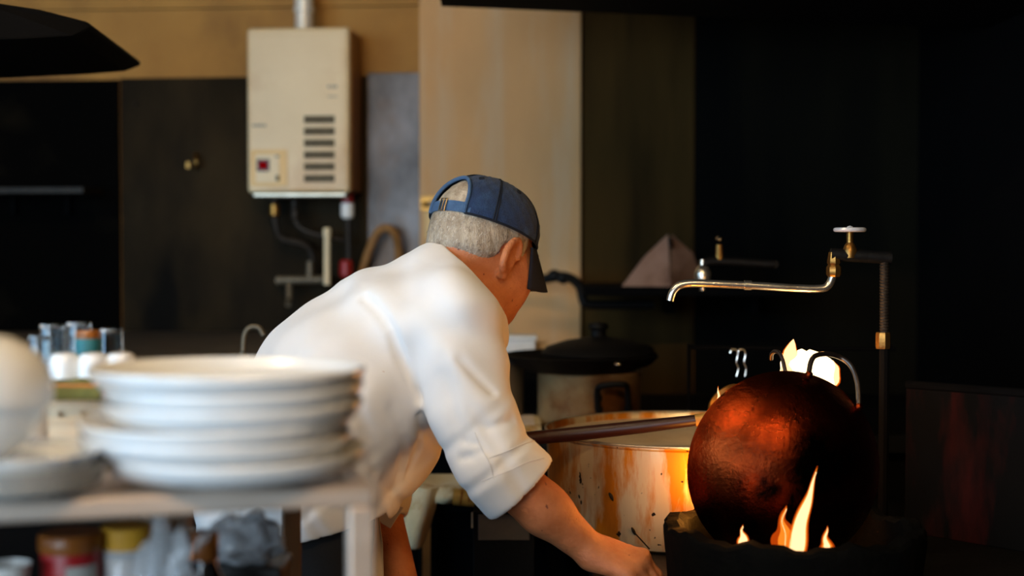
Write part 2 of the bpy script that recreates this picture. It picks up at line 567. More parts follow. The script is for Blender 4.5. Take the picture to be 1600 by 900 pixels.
oc = empty('overhead_cabinet', at(60, 40, 2.7), 'black tapered overhead cabinet at the top left', 'cabinet')
P = [at(-200, -60, 2.5), at(-200, 70, 2.5), at(40, 60, 2.6), at(112, 56, 2.65), at(145, 45, 2.7), at(138, 34, 2.7), at(60, 14, 2.65), at(-20, 2, 2.6)]
mb = MB()
n = len(P)
vs = list(P) + [p + Vector((-.05, .55, 0)) for p in P]
mb.add(vs, [tuple(range(n)), tuple(reversed(range(n, 2 * n)))] + [(i, n + i, n + (i + 1) % n, (i + 1) % n) for i in range(n)])
mb.build('body', M['soot'], oc, smooth=False, bevel=.006)
MB().tube([at(-20, 8, 2.9), at(-20, 8, 2.9) + Vector((0, 0, .55))], .012, 8).build('hanger', M['iron'], oc)

# long dim shelf on the left wall section
ws = empty('wall_shelf', wpt(-1.7, wp(60, 298, .12).z, 0), 'thin dim shelf board on the dark wall at far left', 'shelf')
mb = MB()
wbox(mb, -120, 293, 130, 302, .01, .16)
mb.build('board', M['old_pipe'], ws, smooth=False, bevel=.002)
for px in (20, 105):
    mb = MB()
    wbox(mb, px - 3, 302, px + 3, 335, .008, .03)
    mb.build('bracket', M['soot'], ws, smooth=False)

# ------------------------------------------------------------------ water heater
hb = wp(470, 305, .08)
wh = empty('water_heater', hb, 'cream wall mounted gas water heater with six vent slots', 'water heater')
mb = MB(); wbox(mb, 388, 46, 566, 303, .008, .10)
mb.v = [v for v in mb.v]
s0, s1 = wl(wp(386, 170, .17)), wl(wp(546, 170, .17))
zt, zb = wp(460, 43, .17).z, wp(460, 308, .17).z
HW, HH = s1 - s0, zt - zb
sm, zm = (s0 + s1) / 2, (zt + zb) / 2


def hbox(sa, sb, za, zb_, o0, o1):
    return MB().box(wpt((sa + sb) / 2, (za + zb_) / 2, (o0 + o1) / 2), (abs(sb - sa), o1 - o0, abs(zb_ - za)), rz=-YAW)


hbox(s0 + .012, s1 + .004, zb + .016, zt - .004, .008, .15).build('case', M['enamel_side'], wh, bevel=.006)
hbox(s0, s1, zb + .012, zt, .135, .172).build('front_cover', M['enamel'], wh, bevel=.010)
hbox(s0 + .012, s1 - .012, zb, zb + .014, .06, .160).build('bottom_lip', M['galv'], wh, bevel=.004)
hbox(s0 + .006, s1 - .022, zt - .022, zt - .016, .170, .1745).build('top_bead', M['enamel'], wh, bevel=.001)
hbox(s1 - .022, s1 - .016, zb + .03, zt - .016, .170, .1745).build('side_bead', M['enamel'], wh, bevel=.001)


def hpx(x0, y0, x1, y1, o0, o1):
    a, b = wp(x0, y0, .172), wp(x1, y1, .172)
    return hbox(wl(a), wl(b), b.z, a.z, o0, o1)


for k in range(6):
    y = 181 + k * 18.4
    v = hpx(475, y, 523, y + 11.5, .166, .1728).build('vent_slot', M['vent'], wh, smooth=False)
    hpx(475, y + 4.8, 523, y + 6.2, .1728, .1745).build('louver', M['vent'], v, smooth=False)
pnl = hpx(392, 234, 449, 291, .1715, .1755).build('control_panel', M['amber_plate'], wh, bevel=.001)
hpx(400, 241, 437, 285, .1752, .1775).build('panel_face', M['cream_plastic'], pnl, bevel=.001)
hpx(402, 249, 422, 268, .177, .1785).build('display', M['black_plastic'], pnl, smooth=False)
hpx(405, 252, 419, 265, .178, .1792).build('led_digit', M['led'], pnl, smooth=False)
for x in (404, 412, 420):
    hpx(x, 275, x + 5, 280, .177, .1785).build('button', M['cream_plastic'], pnl, bevel=.0005)
hpx(432, 274, 437, 283, .177, .181).build('dial', M['vent'], pnl, bevel=.001)
hpx(431, 243, 437, 246, .177, .1782).build('indicator_mark', M['mark'], pnl, smooth=False)
for x in (394, 400, 405, 411):
    hpx(x, 194, x + 4.4, 198, .1715, .1726).build('maker_mark', M['mark'], wh, smooth=False)
for x in (512, 518, 523):
    hpx(x, 133, x + 3.6, 137.5, .1715, .1726).build('rating_mark', M['mark'], wh, smooth=False)
hpx(512, 150, 527, 151.5, .1715, .1726).build('rating_mark', M['mark'], wh, smooth=False)

fp = empty('flue_pipe', wp(475, 40, .09), 'short white exhaust flue pipe rising from the heater top', 'pipe')
p0 = wpt(wl(wp(475, 40, .09)), zt - .006, .09)
mb = MB()
mb.lathe([(.026, 0), (.026, .06), (.030, .062), (.030, .075), (.027, .077), (.027, .4), (.027, .5)], p0, 24)
mb.build('pipe', mat('flue_white', (226, 220, 206), (196, 186, 166), scale=14, rough=.35, metal=.2), fp)
MB().lathe([(.034, 0), (.034, .008), (.027, .012)], p0, 24).build('collar', M['enamel'], fp)

# plumbing under the heater
def pipe(name, pts, r, m, label, cat='pipe', extra=(), off=.09, sm_=True):
    P = [wp(x, y, o) for (x, y, o) in pts]
    root = empty(name, P[-1], label, cat)
    MB().tube(smooth_path(P, 6) if sm_ else P, r, 10).build('pipe', m, root)
    for (nm, x, y, o, rr, mm) in extra:
        MB().lathe([(rr * .7, -rr * 1.3), (rr, -rr * .9), (rr, rr * .9), (rr * .7, rr * 1.3)], wp(x, y, o), 12).build(nm, mm, root)
    return root


pipe('water_pipe', [(428, 306, .09), (430, 345, .09), (440, 372, .08), (470, 380, .07), (485, 392, .06), (490, 420, .05), (490, 436, .04)], .011, M['old_pipe'],
     'dark bent water pipe running from the heater to the tap bar', extra=[('union_nut', 429, 328, .09, .016, M['brass'])])
pipe('water_pipe', [(460, 306, .08), (462, 345, .08), (480, 362, .08), (520, 372, .07), (538, 376, .06)], .009, M['old_pipe'],
     'dark pipe curving right under the middle of the heater', extra=[('union_nut', 461, 335, .08, .013, M['old_pipe'])])
pipe('drain_rod', [(511, 362, .10), (511, 400, .10), (511, 445, .10)], .0095, M['cream_plastic'],
     'pale straight upright pipe below the heater', extra=[('cap', 511, 364, .10, .0115, M['cream_plastic'])])
pipe('gas_pipe', [(543, 304, .10), (544, 345, .10), (545, 390, .09), (545, 440, .08)], .011, M['old_pipe'],
     'brown upright gas pipe with white valve bulb under the heater corner',
     extra=[('red_collar', 543, 312, .10, .017, M['red_plastic']), ('valve_bulb', 543, 328, .10, .019, M['white_plastic']), ('red_knob', 541, 420, .10, .02, M['red_plastic'])])
pipe('gas_hose', [(562, 440, .05), (572, 405, .06), (588, 367, .07), (603, 356, .075), (617, 366, .07), (623, 392, .05), (622, 440, .03)], .0125, M['hose'],
     'yellow brown rubber gas hose looped against the bluish wall', cat='hose')
tb = empty('mixer_tap', wp(472, 440, .06), 'wall mounted mixer tap bar under the heater pipes', 'tap')
MB().tube([wp(434, 438, .07), wp(512, 437, .07)], .013, 12).build('bar', M['dull_pipe'], tb)
MB().tube([wp(484, 437, .07), wp(484, 408, .07)], [.012, .009], 10).build('stem', M['dull_pipe'], tb)
MB().tube([wp(452, 440, .07), wp(452, 468, .09), wp(450, 476, .12)], .009, 10).build('spout', M['dull_pipe'], tb)
for x in (437, 508):
    MB().tube([wp(x, 438, .07), wp(x, 438, .004)], .014, 10).build('wall_flange', M['dull_pipe'], tb)

# little hook with keys on the dark wall; rivet
hk = empty('wall_hook', wp(305, 250, .02), 'tiny pale wall hook on the dark sheet left of the heater', 'hook')
MB().tube(smooth_path([wp(306, 240, .006), wp(306, 246, .03), wp(307, 256, .035), wp(305, 262, .02)], 5), .006, 8).build('hook', M['brass'], hk)
MB().box(wp(294, 258, .012), (.012, .006, .02), rz=-YAW).build('clip', M['brass'], hk, bevel=.001)
MB().ball(wp(212, 162, .008), .006, 10).build('rivet', M['old_pipe'], wall_back)
# latch on the pale board
lt = empty('door_latch', wp(672, 318, .03), 'brass latch at the left edge of the pale board', 'latch')
mb = MB(); wbox(mb, 657, 307, 683, 330, .03, .036); mb.build('plate', M['brass'], lt, bevel=.001)
MB().ball(wp(676, 318, .05), .012, 12).build('knob', M['galv'], lt)
MB().tube([wp(660, 319, .045), wp(680, 319, .045)], .007, 8).build('bolt', M['brass'], lt)
mb = MB(); wbox(mb, 664, 330, 680, 372, .03, .034); mb.build('strike_strip', M['amber_plate'], lt, bevel=.001)

# gooseneck tap left behind the man
gt = empty('gooseneck_tap', at(378, 560, 2.9), 'small chrome gooseneck tap peeking out behind the white shirt', 'tap')
MB().tube(smooth_path([at(380, 548, 2.9), at(382, 524, 2.9), at(390, 512, 2.9), at(404, 512, 2.9), at(412, 524, 2.9)], 6), .006, 10).build('spout', M['dull_pipe'], gt)
MB().lathe([(.013, 0), (.013, .015), (.008, .02), (.008, .6 * .05)], at(380, 572, 2.9), 14).build('base', M['dull_pipe'], gt)

# dark sink counter behind the rack (mostly unlit)
sk = empty('sink_counter', (-1.0, 3.3, 0), 'dark steel sink counter along the far left wall', 'counter')
zc = at(380, 573, 2.9).z
MB().box((-1.35, 3.45, zc - .02), (1.9, 1.25, .04)).build('top', M['shelf_dark'], sk, smooth=False, bevel=.004)
MB().box((-1.35, 3.5, (zc - .04) / 2), (1.84, 1.1, zc - .04)).build('body', M['soot'], sk, smooth=False)

# ------------------------------------------------------------------ plate rack in the foreground
TA = math.radians(15)
E1 = Vector((math.cos(TA), math.sin(TA), 0))
E2 = Vector((-math.sin(TA), math.cos(TA), 0))
CR = at(562, 757, 1.34)          # front right top corner of the rack
ZT = CR.z
RL, RD = 1.15, 0.60


def rk(a, b, z):
    """a metres left of the right corner along the front, b metres back"""
    p = CR - E1 * a + E2 * b
    return Vector((p.x, p.y, z))


RR = Matrix.Rotation(TA, 3, 'Z')
rack = empty('plate_rack', rk(RL / 2, RD / 2, 0), 'worn pale steel rack table holding the stacks of plates', 'rack')
RT = .019
MB().box(rk(RL / 2, 0, ZT - RT / 2), (RL + .024, .024, RT), R=RR).build('front_rail', M['rack_steel'], rack, bevel=.003)
MB().box(rk(RL / 2, RD, ZT - RT / 2), (RL + .024, .024, RT), R=RR).build('back_rail', M['rack_steel'], rack, bevel=.003)
for a in (0, RL):
    MB().box(rk(a, RD / 2, ZT - RT / 2), (.024, RD, RT), R=RR).build('side_rail', M['rack_steel'], rack, bevel=.003)
MB().box(rk(RL / 2, RD / 2, ZT - .006), (RL - .02, RD - .02, .006), R=RR).build('top_sheet', M['rack_steel'], rack, smooth=False)
for a, b, m_ in ((0, 0, M['rack_steel']), (RL, 0, M['rack_steel']), (0, RD, M['rack_brown']), (RL, RD, M['rack_brown'])):
    MB().box(rk(a, b, (ZT - RT) / 2), (.024, .024, ZT - RT), R=RR).build('leg', m_, rack, bevel=.002)
ZS = .775
MB().box(rk(RL / 2, RD / 2, ZS - .01), (RL, RD, .02), R=RR).build('lower_shelf', M['shelf_dark'], rack, smooth=False, bevel=.002)

# plates
def plate_prof(R, h=.030, t=.005, foot=.55):
    rf = R * foot
    return [(.001, .004), (rf * .88, .004), (rf * .92, 0), (rf, 0), (rf * 1.04, .005), (R * .82, h * .24), (R * .925, h * .42), (R * .975, h * .66), (R * .995, h * .86), (R, h - t * .3),
            (R * .992, h), (R * .965, h - .002), (R * .93, h * .70), (R * .87, h * .58), (R * .78, h * .53), (rf, h * .522), (.001, h * .52)]


def mesh_of(prof, name, m, n=64):
    me_o = MB().lathe(prof, (0, 0, 0), n)
    o = me_o.build(name, m, angle=60)
    return o


plates = [(0.129, .004, .000), (0.131, -.012, .001), (.132, -.011, .002), (.126, .005, -.002), (.126, .006, .001), (.1335, .000, .000)]
pc = at(358, 700, 1.385)
zz = ZT
dz = .0157
ords = ['bottom plate of the tall white stack', 'white plate second from the bottom of the tall stack', 'white plate third from the bottom of the tall stack',
        'white plate third from the top of the tall stack',
        'white plate second from the top of the tall stack', 'topmost wide white plate of the tall stack on the rack']
for i, (R_, dx, dy) in enumerate(plates):
    o = mesh_of(plate_prof(R_), 'plate', M['porcelain'])
    o.location = (pc.x + dx, pc.y + dy, zz)
    o.rotation_euler = (math.radians((.5, -.4, .8, -.3, .6, -.5, .9)[i]), math.radians((.3, .5, -.6, .2, -.4, .4, -.3)[i]), 0)
    tag(o, ords[i], 'plate', 'plates in the tall stack')
    zz += dz
# the smaller patterned stack at the left
sc_ = at(30, 745, 1.285)
zz = ZT
for i, (R_, dx, m_, lb) in enumerate([(.075, .0, M['grey_porcelain'], 'lowest small grey plate of the short stack at far left'),
                                      (.078, .002, M['grey_porcelain'], 'middle small grey plate of the short stack at far left'),
                                      (.076, -.003, M['blue_porcelain'], 'small blue patterned plate on top of the short stack')]):
    o = mesh_of(plate_prof(R_, .020, .004, .6), 'small_plate', m_)
    o.location = (sc_.x + dx, sc_.y, zz)
    tag(o, lb, 'plate', 'plates in the short stack')
    zz += .0106
z_small = zz
# covered bowl standing on the short stack
bp = at(-40, 700, 1.285)
bw = empty('covered_bowl', (bp.x, bp.y, z_small - .005), 'large white lidded bowl at the left edge of the rack', 'bowl')
cb = Vector((bp.x, bp.y, z_small - .005))
MB().lathe([(.022, 0), (.026, 0), (.028, .008), (.045, .020), (.060, .040), (.066, .058), (.067, .062), (.064, .062), (.055, .040), (.03, .014), (.001, .012)], cb, 56).build('bowl', M['porcelain'], bw)
MB().lathe([(.0685, .056), (.070, .060), (.0690, .078), (.062, .094), (.048, .108), (.032, .116), (.014, .120), (.001, .121)], cb, 56).build('lid', M['porcelain'], bw)
cu = at(30, 690, 1.50)
o = MB().lathe([(.030, 0), (.031, .002), (.0285, .066), (.0275, .066), (.028, .006), (.001, .005)], (0, 0, 0), 32).build('cup', M['porcelain'], org=(0, 0, 0))
o.location = (cu.x, cu.y, ZT)
tag(o, 'plain white tapered cup behind the lidded bowl', 'cup')

# cream slotted crate behind the plates
cc = rk(.545, .37, 0)
c0, c1 = at(40, 690, 1.66), at(196, 690, 1.66)
zc1 = at(100, 612, 1.66).z
cr = empty('slotted_crate', (c0.x, 1.72, ZT), 'cream plastic slotted crate behind the plate stack', 'crate')
X0, X1, Y0, Y1 = c0.x - .09, c1.x + .05, 1.64, 1.84
t_ = .006
zh = zc1 - ZT
for nm, y in (('front_wall', Y0), ('back_wall', Y1)):
    mb = MB()
    mb.box(((X0 + X1) / 2, y, ZT + zh - .010), (X1 - X0, t_, .02))
    mb.box(((X0 + X1) / 2, y, ZT + zh * .24), (X1 - X0, t_, zh * .46))
    n_ = 10
    for k in range(n_ + 1):
        mb.box((X0 + (X1 - X0) * k / n_, y, ZT + zh * .6), (.015, t_ * .7, zh * .34))
    mb.build(nm, M['crate'], cr, smooth=False)
MB().box(((X0 + X1) / 2, Y0 - .004, ZT + zh - .004), (X1 - X0 + .012, .012, .008)).build('rim', M['crate'], cr, bevel=.002)
MB().box(((X0 + X1) / 2, Y0 - .003, ZT + zh * .44), (X1 - X0 + .006, .008, .006)).build('rib', M['crate'], cr, bevel=.001)
for x in (X0, X1):
    MB().box((x, (Y0 + Y1) / 2, ZT + zh / 2), (t_, Y1 - Y0, zh)).build('side_wall', M['crate'], cr, smooth=False)
MB().box(((X0 + X1) / 2, (Y0 + Y1) / 2, ZT + .004), (X1 - X0, Y1 - Y0, .006)).build('bottom', M['crate'], cr, smooth=False)
MB().box(((X0 + X1) / 2, Y0 + .0055, ZT + zh * .5), (X1 - X0 - .01, .003, zh * .96)).build('inner_liner', M['crate'], cr, smooth=False)
# orange tray on the crate and green cloth over it
zt_ = ZT + zh
tr = empty('orange_tray', ((X0 + X1) / 2, 1.74, zt_), 'orange serving tray lying on the cream crate', 'tray')
MB().box(((X0 + X1) / 2 + .005, 1.735, zt_ + .003), (X1 - X0 + .02, .23, .006)).build('base', M['orange_tray'], tr, bevel=.002)
mb = MB()
for (x, y, sx, sy) in (((X0 + X1) / 2 + .005, 1.622, X1 - X0 + .02, .006), ((X0 + X1) / 2 + .005, 1.848, X1 - X0 + .02, .006), (X0 - .003, 1.735, .006, .23), (X1 + .013, 1.735, .006, .23)):
    mb.box((x, y, zt_ + .006), (sx, sy, .012))
mb.build('rim', M['orange_tray'], tr, bevel=.002)
# cloth: a draped grid
nx, ny = 46, 24
gx0, gx1, gy0, gy1 = X0 + .01, at(160, 600, 1.62).x, 1.608, 1.82
vs, fs = [], []
for j in range(ny + 1):
    for i in range(nx + 1):
        u, v = i / nx, j / ny
        x = gx0 + (gx1 - gx0) * u
        y = gy0 + (gy1 - gy0) * v
        z = zt_ + .0135 + .003 * math.sin(9 * u + 3 * v) * math.sin(7 * v) + .0015 * math.sin(31 * u + 5 * v)
        if v < .12:
            z = zt_ + .0150 - (.12 - v) / .12 * .020
            y = 1.610 + v * .02
        vs.append((x, y - .004 * math.sin(13 * u), z))
for j in range(ny):
    for i in range(nx):
        a = j * (nx + 1) + i
        fs.append((a, a + 1, a + nx + 2, a + nx + 1))
o = MB().add(vs, fs).build('dish_cloth', M['green_cloth'], org=None)
sm_ = o.modifiers.new('thick', 'SOLIDIFY'); sm_.thickness = .004
tag(o, 'olive green dish cloth spread over the orange tray', 'cloth')
# cups and glasses on the cloth
zg = zt_ + .0155
def lathe_thing(name, prof, loc, m, label, cat, group=None, n=28):
    o = MB().lathe(prof, (0, 0, 0), n).build(name, m)
    o.location = loc
    return tag(o, label, cat, group)
CUP = [(.0175, 0), (.0182, .001), (.0178, .016), (.0165, .024), (.0135, .0285), (.006, .030), (.001, .030)]
for px, D, lb in ((101, 1.665, 'upturned small white cup nearest the lidded bowl'), (146, 1.665, 'middle upturned small white cup of three'), (189, 1.672, 'upturned small white cup beside the plate stack')):
    p = at(px, 580, D)
    lathe_thing('sake_cup', CUP, (p.x, D, zg), M['porcelain'], lb, 'cup', 'upturned white cups')
GL = lambda r, h: [(r, 0), (r, .001), (r * .94, h * .9), (r * .9, h), (.001, h), (.001, h - .004), (r * .84, h - .005), (r * .88, h * .85), (r * .95, .001)]
for px, D, r, h, lb in ((82, 1.76, .0165, .058, 'tallest clear upturned glass behind the left white cup'), (124, 1.77, .0165, .060, 'clear upturned glass behind the teal can'),
                        (63, 1.735, .0150, .046, 'clear glass half hidden by the lidded bowl'), (174, 1.77, .0150, .052, 'clear upturned glass behind the right white cup')):
    p = at(px, 570, D)
    lathe_thing('drinking_glass', GL(r, h), (p.x, D, zg), M['glass'], lb, 'glass', 'upturned clear glasses')
p = at(138, 560, 1.727)
cn = empty('teal_can', (p.x, 1.727, zg), 'small teal can with a brown lid between the glasses', 'can')
MB().lathe([(.0150, 0), (.0155, .001), (.0155, .042), (.0145, .044)], (p.x, 1.727, zg), 28).build('can', M['teal_paper'], cn)
MB().lathe([(.0150, .042), (.0152, .043), (.0152, .050), (.013, .052), (.001, .052)], (p.x, 1.727, zg), 28).build('lid', M['amber'], cn)

# ------------------------------------------------------------------ goods on the lower shelf
def onshelf(px, D):
    p = at(px, 850, D)
    return Vector((p.x, D, ZS))


b_ = onshelf(110, 1.50)
rt = empty('red_tin', b_, 'red tin with a grey printed label on the lower shelf', 'tin')
MB().lathe([(.030, 0), (.031, .002), (.031, .200), (.030, .204)], b_, 36).build('body', M['red_tin'], rt)
MB().lathe([(.032, .2), (.033, .203), (.033, .216), (.031, .219), (.001, .219)], b_, 36).build('lid', M['amber'], rt)


def wrap(c, r, a0, a1, z0, z1, n=10):
    vs, fs = [], []
    for i in range(n + 1):
        a = math.radians(a0 + (a1 - a0) * i / n)
        for rr in (r, r + .0012):
            for z in (z0, z1):
                vs.append(Vector(c) + Vector((rr * math.cos(a), rr * math.sin(a), z)))
    for i in range(n):
        k = i * 4
        fs += [(k + 2, k + 6, k + 7, k + 3), (k, k + 1, k + 5, k + 4), (k + 1, k + 3, k + 7, k + 5), (k, k + 4, k + 6, k + 2)]
    fs += [(0, 2, 3, 1), (n * 4, n * 4 + 1, n * 4 + 3, n * 4 + 2)]
    return MB().add(vs, fs)


wrap(b_, .0312, -82, -18, .135, .188).build('label', M['paper'], rt)
wrap(b_, .0312, -82, -30, .115, .123).build('label_band', M['yellow_paper'], rt)
b_ = onshelf(198, 1.53)
jr = empty('storage_jar', b_, 'clear jar of pale flakes with a yellow label and lid', 'jar')
MB().lathe([(.028, .002), (.028, .188), (.001, .189)], b_, 32).build('contents', M['oats'], jr)
MB().lathe([(.029, 0), (.0295, .002), (.0295, .195), (.026, .2), (.0255, .198), (.0288, .194), (.0288, .003), (.001, .003)], b_, 32).build('glass', M['film'], jr)
wrap(b_, .0297, -150, -20, .06, .128).build('label', M['yellow_paper'], jr)
MB().lathe([(.027, .195), (.0275, .197), (.0275, .218), (.026, .22), (.001, .22)], b_, 32).build('lid', M['yellow_paper'], jr)
b_ = onshelf(320, 1.50)
sb = empty('sauce_bottle', b_, 'black sauce bottle with a yellow and red label', 'bottle')
MB().lathe([(.023, 0), (.0235, .003), (.0235, .15), (.019, .172), (.0125, .185), (.012, .200), (.001, .2)], b_, 32).build('body', M['dark_glass'], sb)
MB().lathe([(.0138, .19), (.0145, .192), (.0145, .217), (.013, .220), (.001, .220)], b_, 24).build('cap', M['amber'], sb)
wrap(b_, .0237, -165, -15, .113, .122).build('label_band', M['yellow_paper'], sb)
wrap(b_, .0237, -165, -80, .07, .112).build('label', M['paper'], sb)
wrap(b_, .0237, -79, -15, .07, .112).build('label', M['red_tin'], sb)
b_ = onshelf(12, 1.45)
aj = empty('amber_jar', b_, 'amber jar with a white cup on its top at far left', 'jar')
MB().lathe([(.026, 0), (.027, .003), (.027, .135), (.022, .15), (.001, .15)], b_, 28).build('body', M['amber'], aj)
o = lathe_thing('paper_cup', [(.014, 0), (.0145, .001), (.0225, .045), (.0235, .046), (.0225, .0465), (.0140, .004), (.001, .003)], (b_.x, b_.y, ZS + .15), M['white_plastic'], 'small white plastic cup standing on the amber jar', 'cup')
b_ = onshelf(262, 1.62)
dj = empty('dark_jar', b_, 'dark jar with a pale lid behind the plastic bag', 'jar')
MB().lathe([(.028, 0), (.029, .003), (.029, .196), (.027, .2)], b_, 28).build('body', M['dark_glass'], dj)
MB().lathe([(.028, .2), (.0285, .201), (.0285, .214), (.027, .216), (.001, .216)], b_, 28).build('lid', M['oats'], dj)


def crumple(c, rx, ry, rz, seed, n=44, amp=.25):
    r_ = np.random.default_rng(seed)
    dirs = r_.normal(size=(14, 3)); dirs /= np.linalg.norm(dirs, axis=1)[:, None]
    mb = MB().ball((0, 0, 0), 1.0, n)
    vs = []
    for v in mb.v:
        p = np.array(v)
        s_ = 1 + amp * (np.abs(np.sin(dirs @ p * 5 + np.arange(14))).mean() - .6) * 2.2
        vs.append(Vector(c) + Vector((p[0] * rx * s_, p[1] * ry * s_, p[2] * rz * s_)))
    out = MB()
    out.v, out.f = vs, mb.f
    return out


bb = onshelf(262, 1.44)
pb = crumple((bb.x, 1.44, ZS + .125), .034, .03, .118, 3, amp=.5).build('plastic_bag', M['film'], org=tuple(bb), angle=20)
tag(pb, 'crumpled clear plastic bag between the jar and the bottle', 'bag')
# twisted bag tail
mb = MB()
pth = smooth_path([at(262, 895, 1.42), at(290, 868, 1.41), at(318, 842, 1.41), at(345, 812, 1.42), at(378, 806, 1.44)], 6)
rr = [.006 + .003 * math.sin(k * 1.7) for k in range(len(pth))]
mb.tube(pth, rr, 7, flat=.5)
mb.build('twisted_tail', M['film'], pb)
p = at(385, 820, 1.62)
pk = crumple((p.x, 1.62, ZS + .185), .040, .03, .028, 5, amp=.5).build('plastic_pouch', mat('pouch', (196, 200, 204), (150, 152, 156), scale=40, rough=.25, alpha=.75), org=(p.x, 1.62, ZS), angle=20)
tag(pk, 'pale crinkled plastic pouch under the rack beside the brown leg', 'bag')
bx = empty('storage_box', (p.x, 1.62, ZS), 'plain black storage box under the pale pouch', 'box')
MB().box((p.x, 1.63, ZS + .08), (.085, .08, .157)).build('body', M['black_plastic'], bx, bevel=.003)
MB().box((p.x, 1.63, ZS + .154), (.089, .084, .012)).build('lid', M['black_plastic'], bx, bevel=.003)

# ------------------------------------------------------------------ stove block, burner, wok, cauldron
STZ = .765
st = empty('stove', (.6, 2.4, 0), 'low black steel stove block carrying burner and cauldron', 'stove')
MB().box((.635, 2.48, STZ - .015), (1.01, 1.0, .03)).build('top', M['soot_gloss'], st, smooth=False, bevel=.004)
MB().box((.65, 2.5, (STZ - .03) / 2), (.96, .94, STZ - .03)).build('body', M['soot'], st, smooth=False)
MB().box((.13, 2.12, STZ - .045), (.012, .28, .09)).build('edge_trim', M['galv'], st, bevel=.001)
for k in range(3):
    MB().lathe([(.02, 0), (.022, .004), (.02, .02), (.001, .022)], (.35 + k * .18, 2.03, .68), 20, R=axis_frame((0, -1, 0))).build('gas_knob', M['iron'], st)

RC = Vector((.437, 2.2, STZ))
ring = empty('burner_ring', RC, 'crusted black cast iron burner ring around the flames', 'burner')
rh = .098
prof = [(.186, 0), (.192, .006), (.196, .05), (.199, rh - .02), (.2, rh - .006), (.196, rh), (.178, rh + .002), (.170, rh - .004), (.168, rh - .03), (.165, .01), (.165, .0)]
mb = MB().lathe(prof, RC, 72)
for i, v in enumerate(mb.v):
    a = math.atan2(v.y - RC.y, v.x - RC.x)
    h_ = (v.z - RC.z) / rh
    v += Vector((0, 0, 1)) * (.004 * math.sin(9 * a + 1) + .003 * math.sin(23 * a)) * max(0, h_) + Vector((math.cos(a), math.sin(a), 0)) * .002 * math.sin(31 * a + 20 * h_)
    if abs(a - math.radians(197)) < .10 and h_ > .8:
        v.z += .012
mb.f = mb.f[:-2]
mb.build('collar', M['crust'], ring)
MB().lathe([(.05, 0), (.06, .0), (.055, .03), (.03, .034), (.001, .034)], RC + Vector((0, 0, 0)), 28).build('burner_head', M['iron'], ring)
for k in range(3):
    a = math.radians(100 + 120 * k)
    MB().box(RC + Vector((math.cos(a) * .12, math.sin(a) * .12, .012)), (.09, .016, .02), rz=a).build('support', M['iron'], ring, bevel=.002)

# wok standing on edge inside the ring, its round bottom towards the viewer
WC = at(1226, 734, 2.245)
pole = Vector((.10, -.95, .02)).normalized()
RW = axis_frame(pole)
wok = empty('wok', WC, 'reddish black wok standing on edge in the burner ring', 'wok')
RIM, DEP = .155, .092
Rs = (RIM ** 2 + DEP ** 2) / (2 * DEP)
prof = []
for k in range(25):
    r = RIM * (1 - k / 24)
    prof.append((r, math.sqrt(Rs ** 2 - r ** 2) - (Rs - DEP)))
outer = [(RIM + .002, -.003)] + prof
inner = [(max(r - .003, 0), z - .003) for r, z in reversed(prof)]
mb = MB().lathe(outer, WC, 80, R=RW)
mb.f = mb.f[:-2]
mb2 = MB().lathe(list(reversed([(max(r - .003, .0), z - .003) for r, z in outer])), WC, 80, R=RW)
mb2.f = mb2.f[:-2]
n0 = len(outer) * 80
mb.add(mb2.v, mb2.f)
mb.f += [(k, n0 + (len(outer) - 1) * 80 + k, n0 + (len(outer) - 1) * 80 + (k + 1) % 80, (k + 1) % 80) for k in range(80)]
mb.build('bowl', M['wok'], wok)


def img(p):  # pixel of a world point, for my own checks while building
    d = Vector(p) - EYE
    f = d.y * math.cos(PITCH) - d.z * math.sin(PITCH)
    u = d.y * math.sin(PITCH) + d.z * math.cos(PITCH)
    return 800 + F_PX * d.x / f, 450 - F_PX * u / f


MB().tube(smooth_path([at(1264, 582, 2.24), at(1267, 566, 2.25), at(1274, 556, 2.26), at(1292, 553, 2.28), at(1312, 558, 2.29), at(1330, 572, 2.28), at(1340, 600, 2.265), at(1342, 636, 2.25)], 6), .0042, 10).build('handle', M['wok_handle'], wok)
MB().tube(smooth_path([at(1228, 584, 2.27), at(1224, 566, 2.28), at(1219, 553, 2.29), at(1212, 549, 2.3), at(1206, 553, 2.31), at(1205, 561, 2.32)], 6), .0034, 10).build('handle', M['wok_handle'], wok)
for p in ((1264, 586, 2.238), (1342, 636, 2.25)):
    MB().ball(at(*p), .007, 10).build('rivet', M['wok'], wok)


def flame(base, tip, w, label, sway=.1, seed=0, core=.55, flat=.6, light=None):
    base, tip = Vector(base), Vector(tip)
    root = empty('flame', base, label, 'flame', 'flames at the burner')
    ax = tip - base
    L = ax.length
    side = Vector((1, 0, 0))
    n = 22

    def shape(wf, lf, ph):
        path, rr = [], []
        for i in range(n + 1):
            t = i / n
            off = math.sin(t * 4.2 + ph) * sway * w * (t ** .7) + math.sin(t * 11 + ph * 2) * .12 * w * t
            path.append(base + ax * (t * lf) + side * off)
            rr.append(max(.0004, w * wf * (1 - t) ** .75 * (.62 + .5 * math.sin(math.pi * min(1, t * 1.25 + .12))) * (1 + .12 * math.sin(9 * t + ph * 3))))
        return MB().tube(path, rr, 12)
    shape(core, .93, seed).build('core', M['flame_core'], root)
    shape(core + (1 - core) * .5, .97, seed).build('mantle', M['flame_mid'], root)
    shape(1.0, 1.0, seed).build('tongue', M['flame_orange'], root)
    if light:
        point_light('flame_light', light[0], light[1], (1.0, .42, .10), .03)
    return root


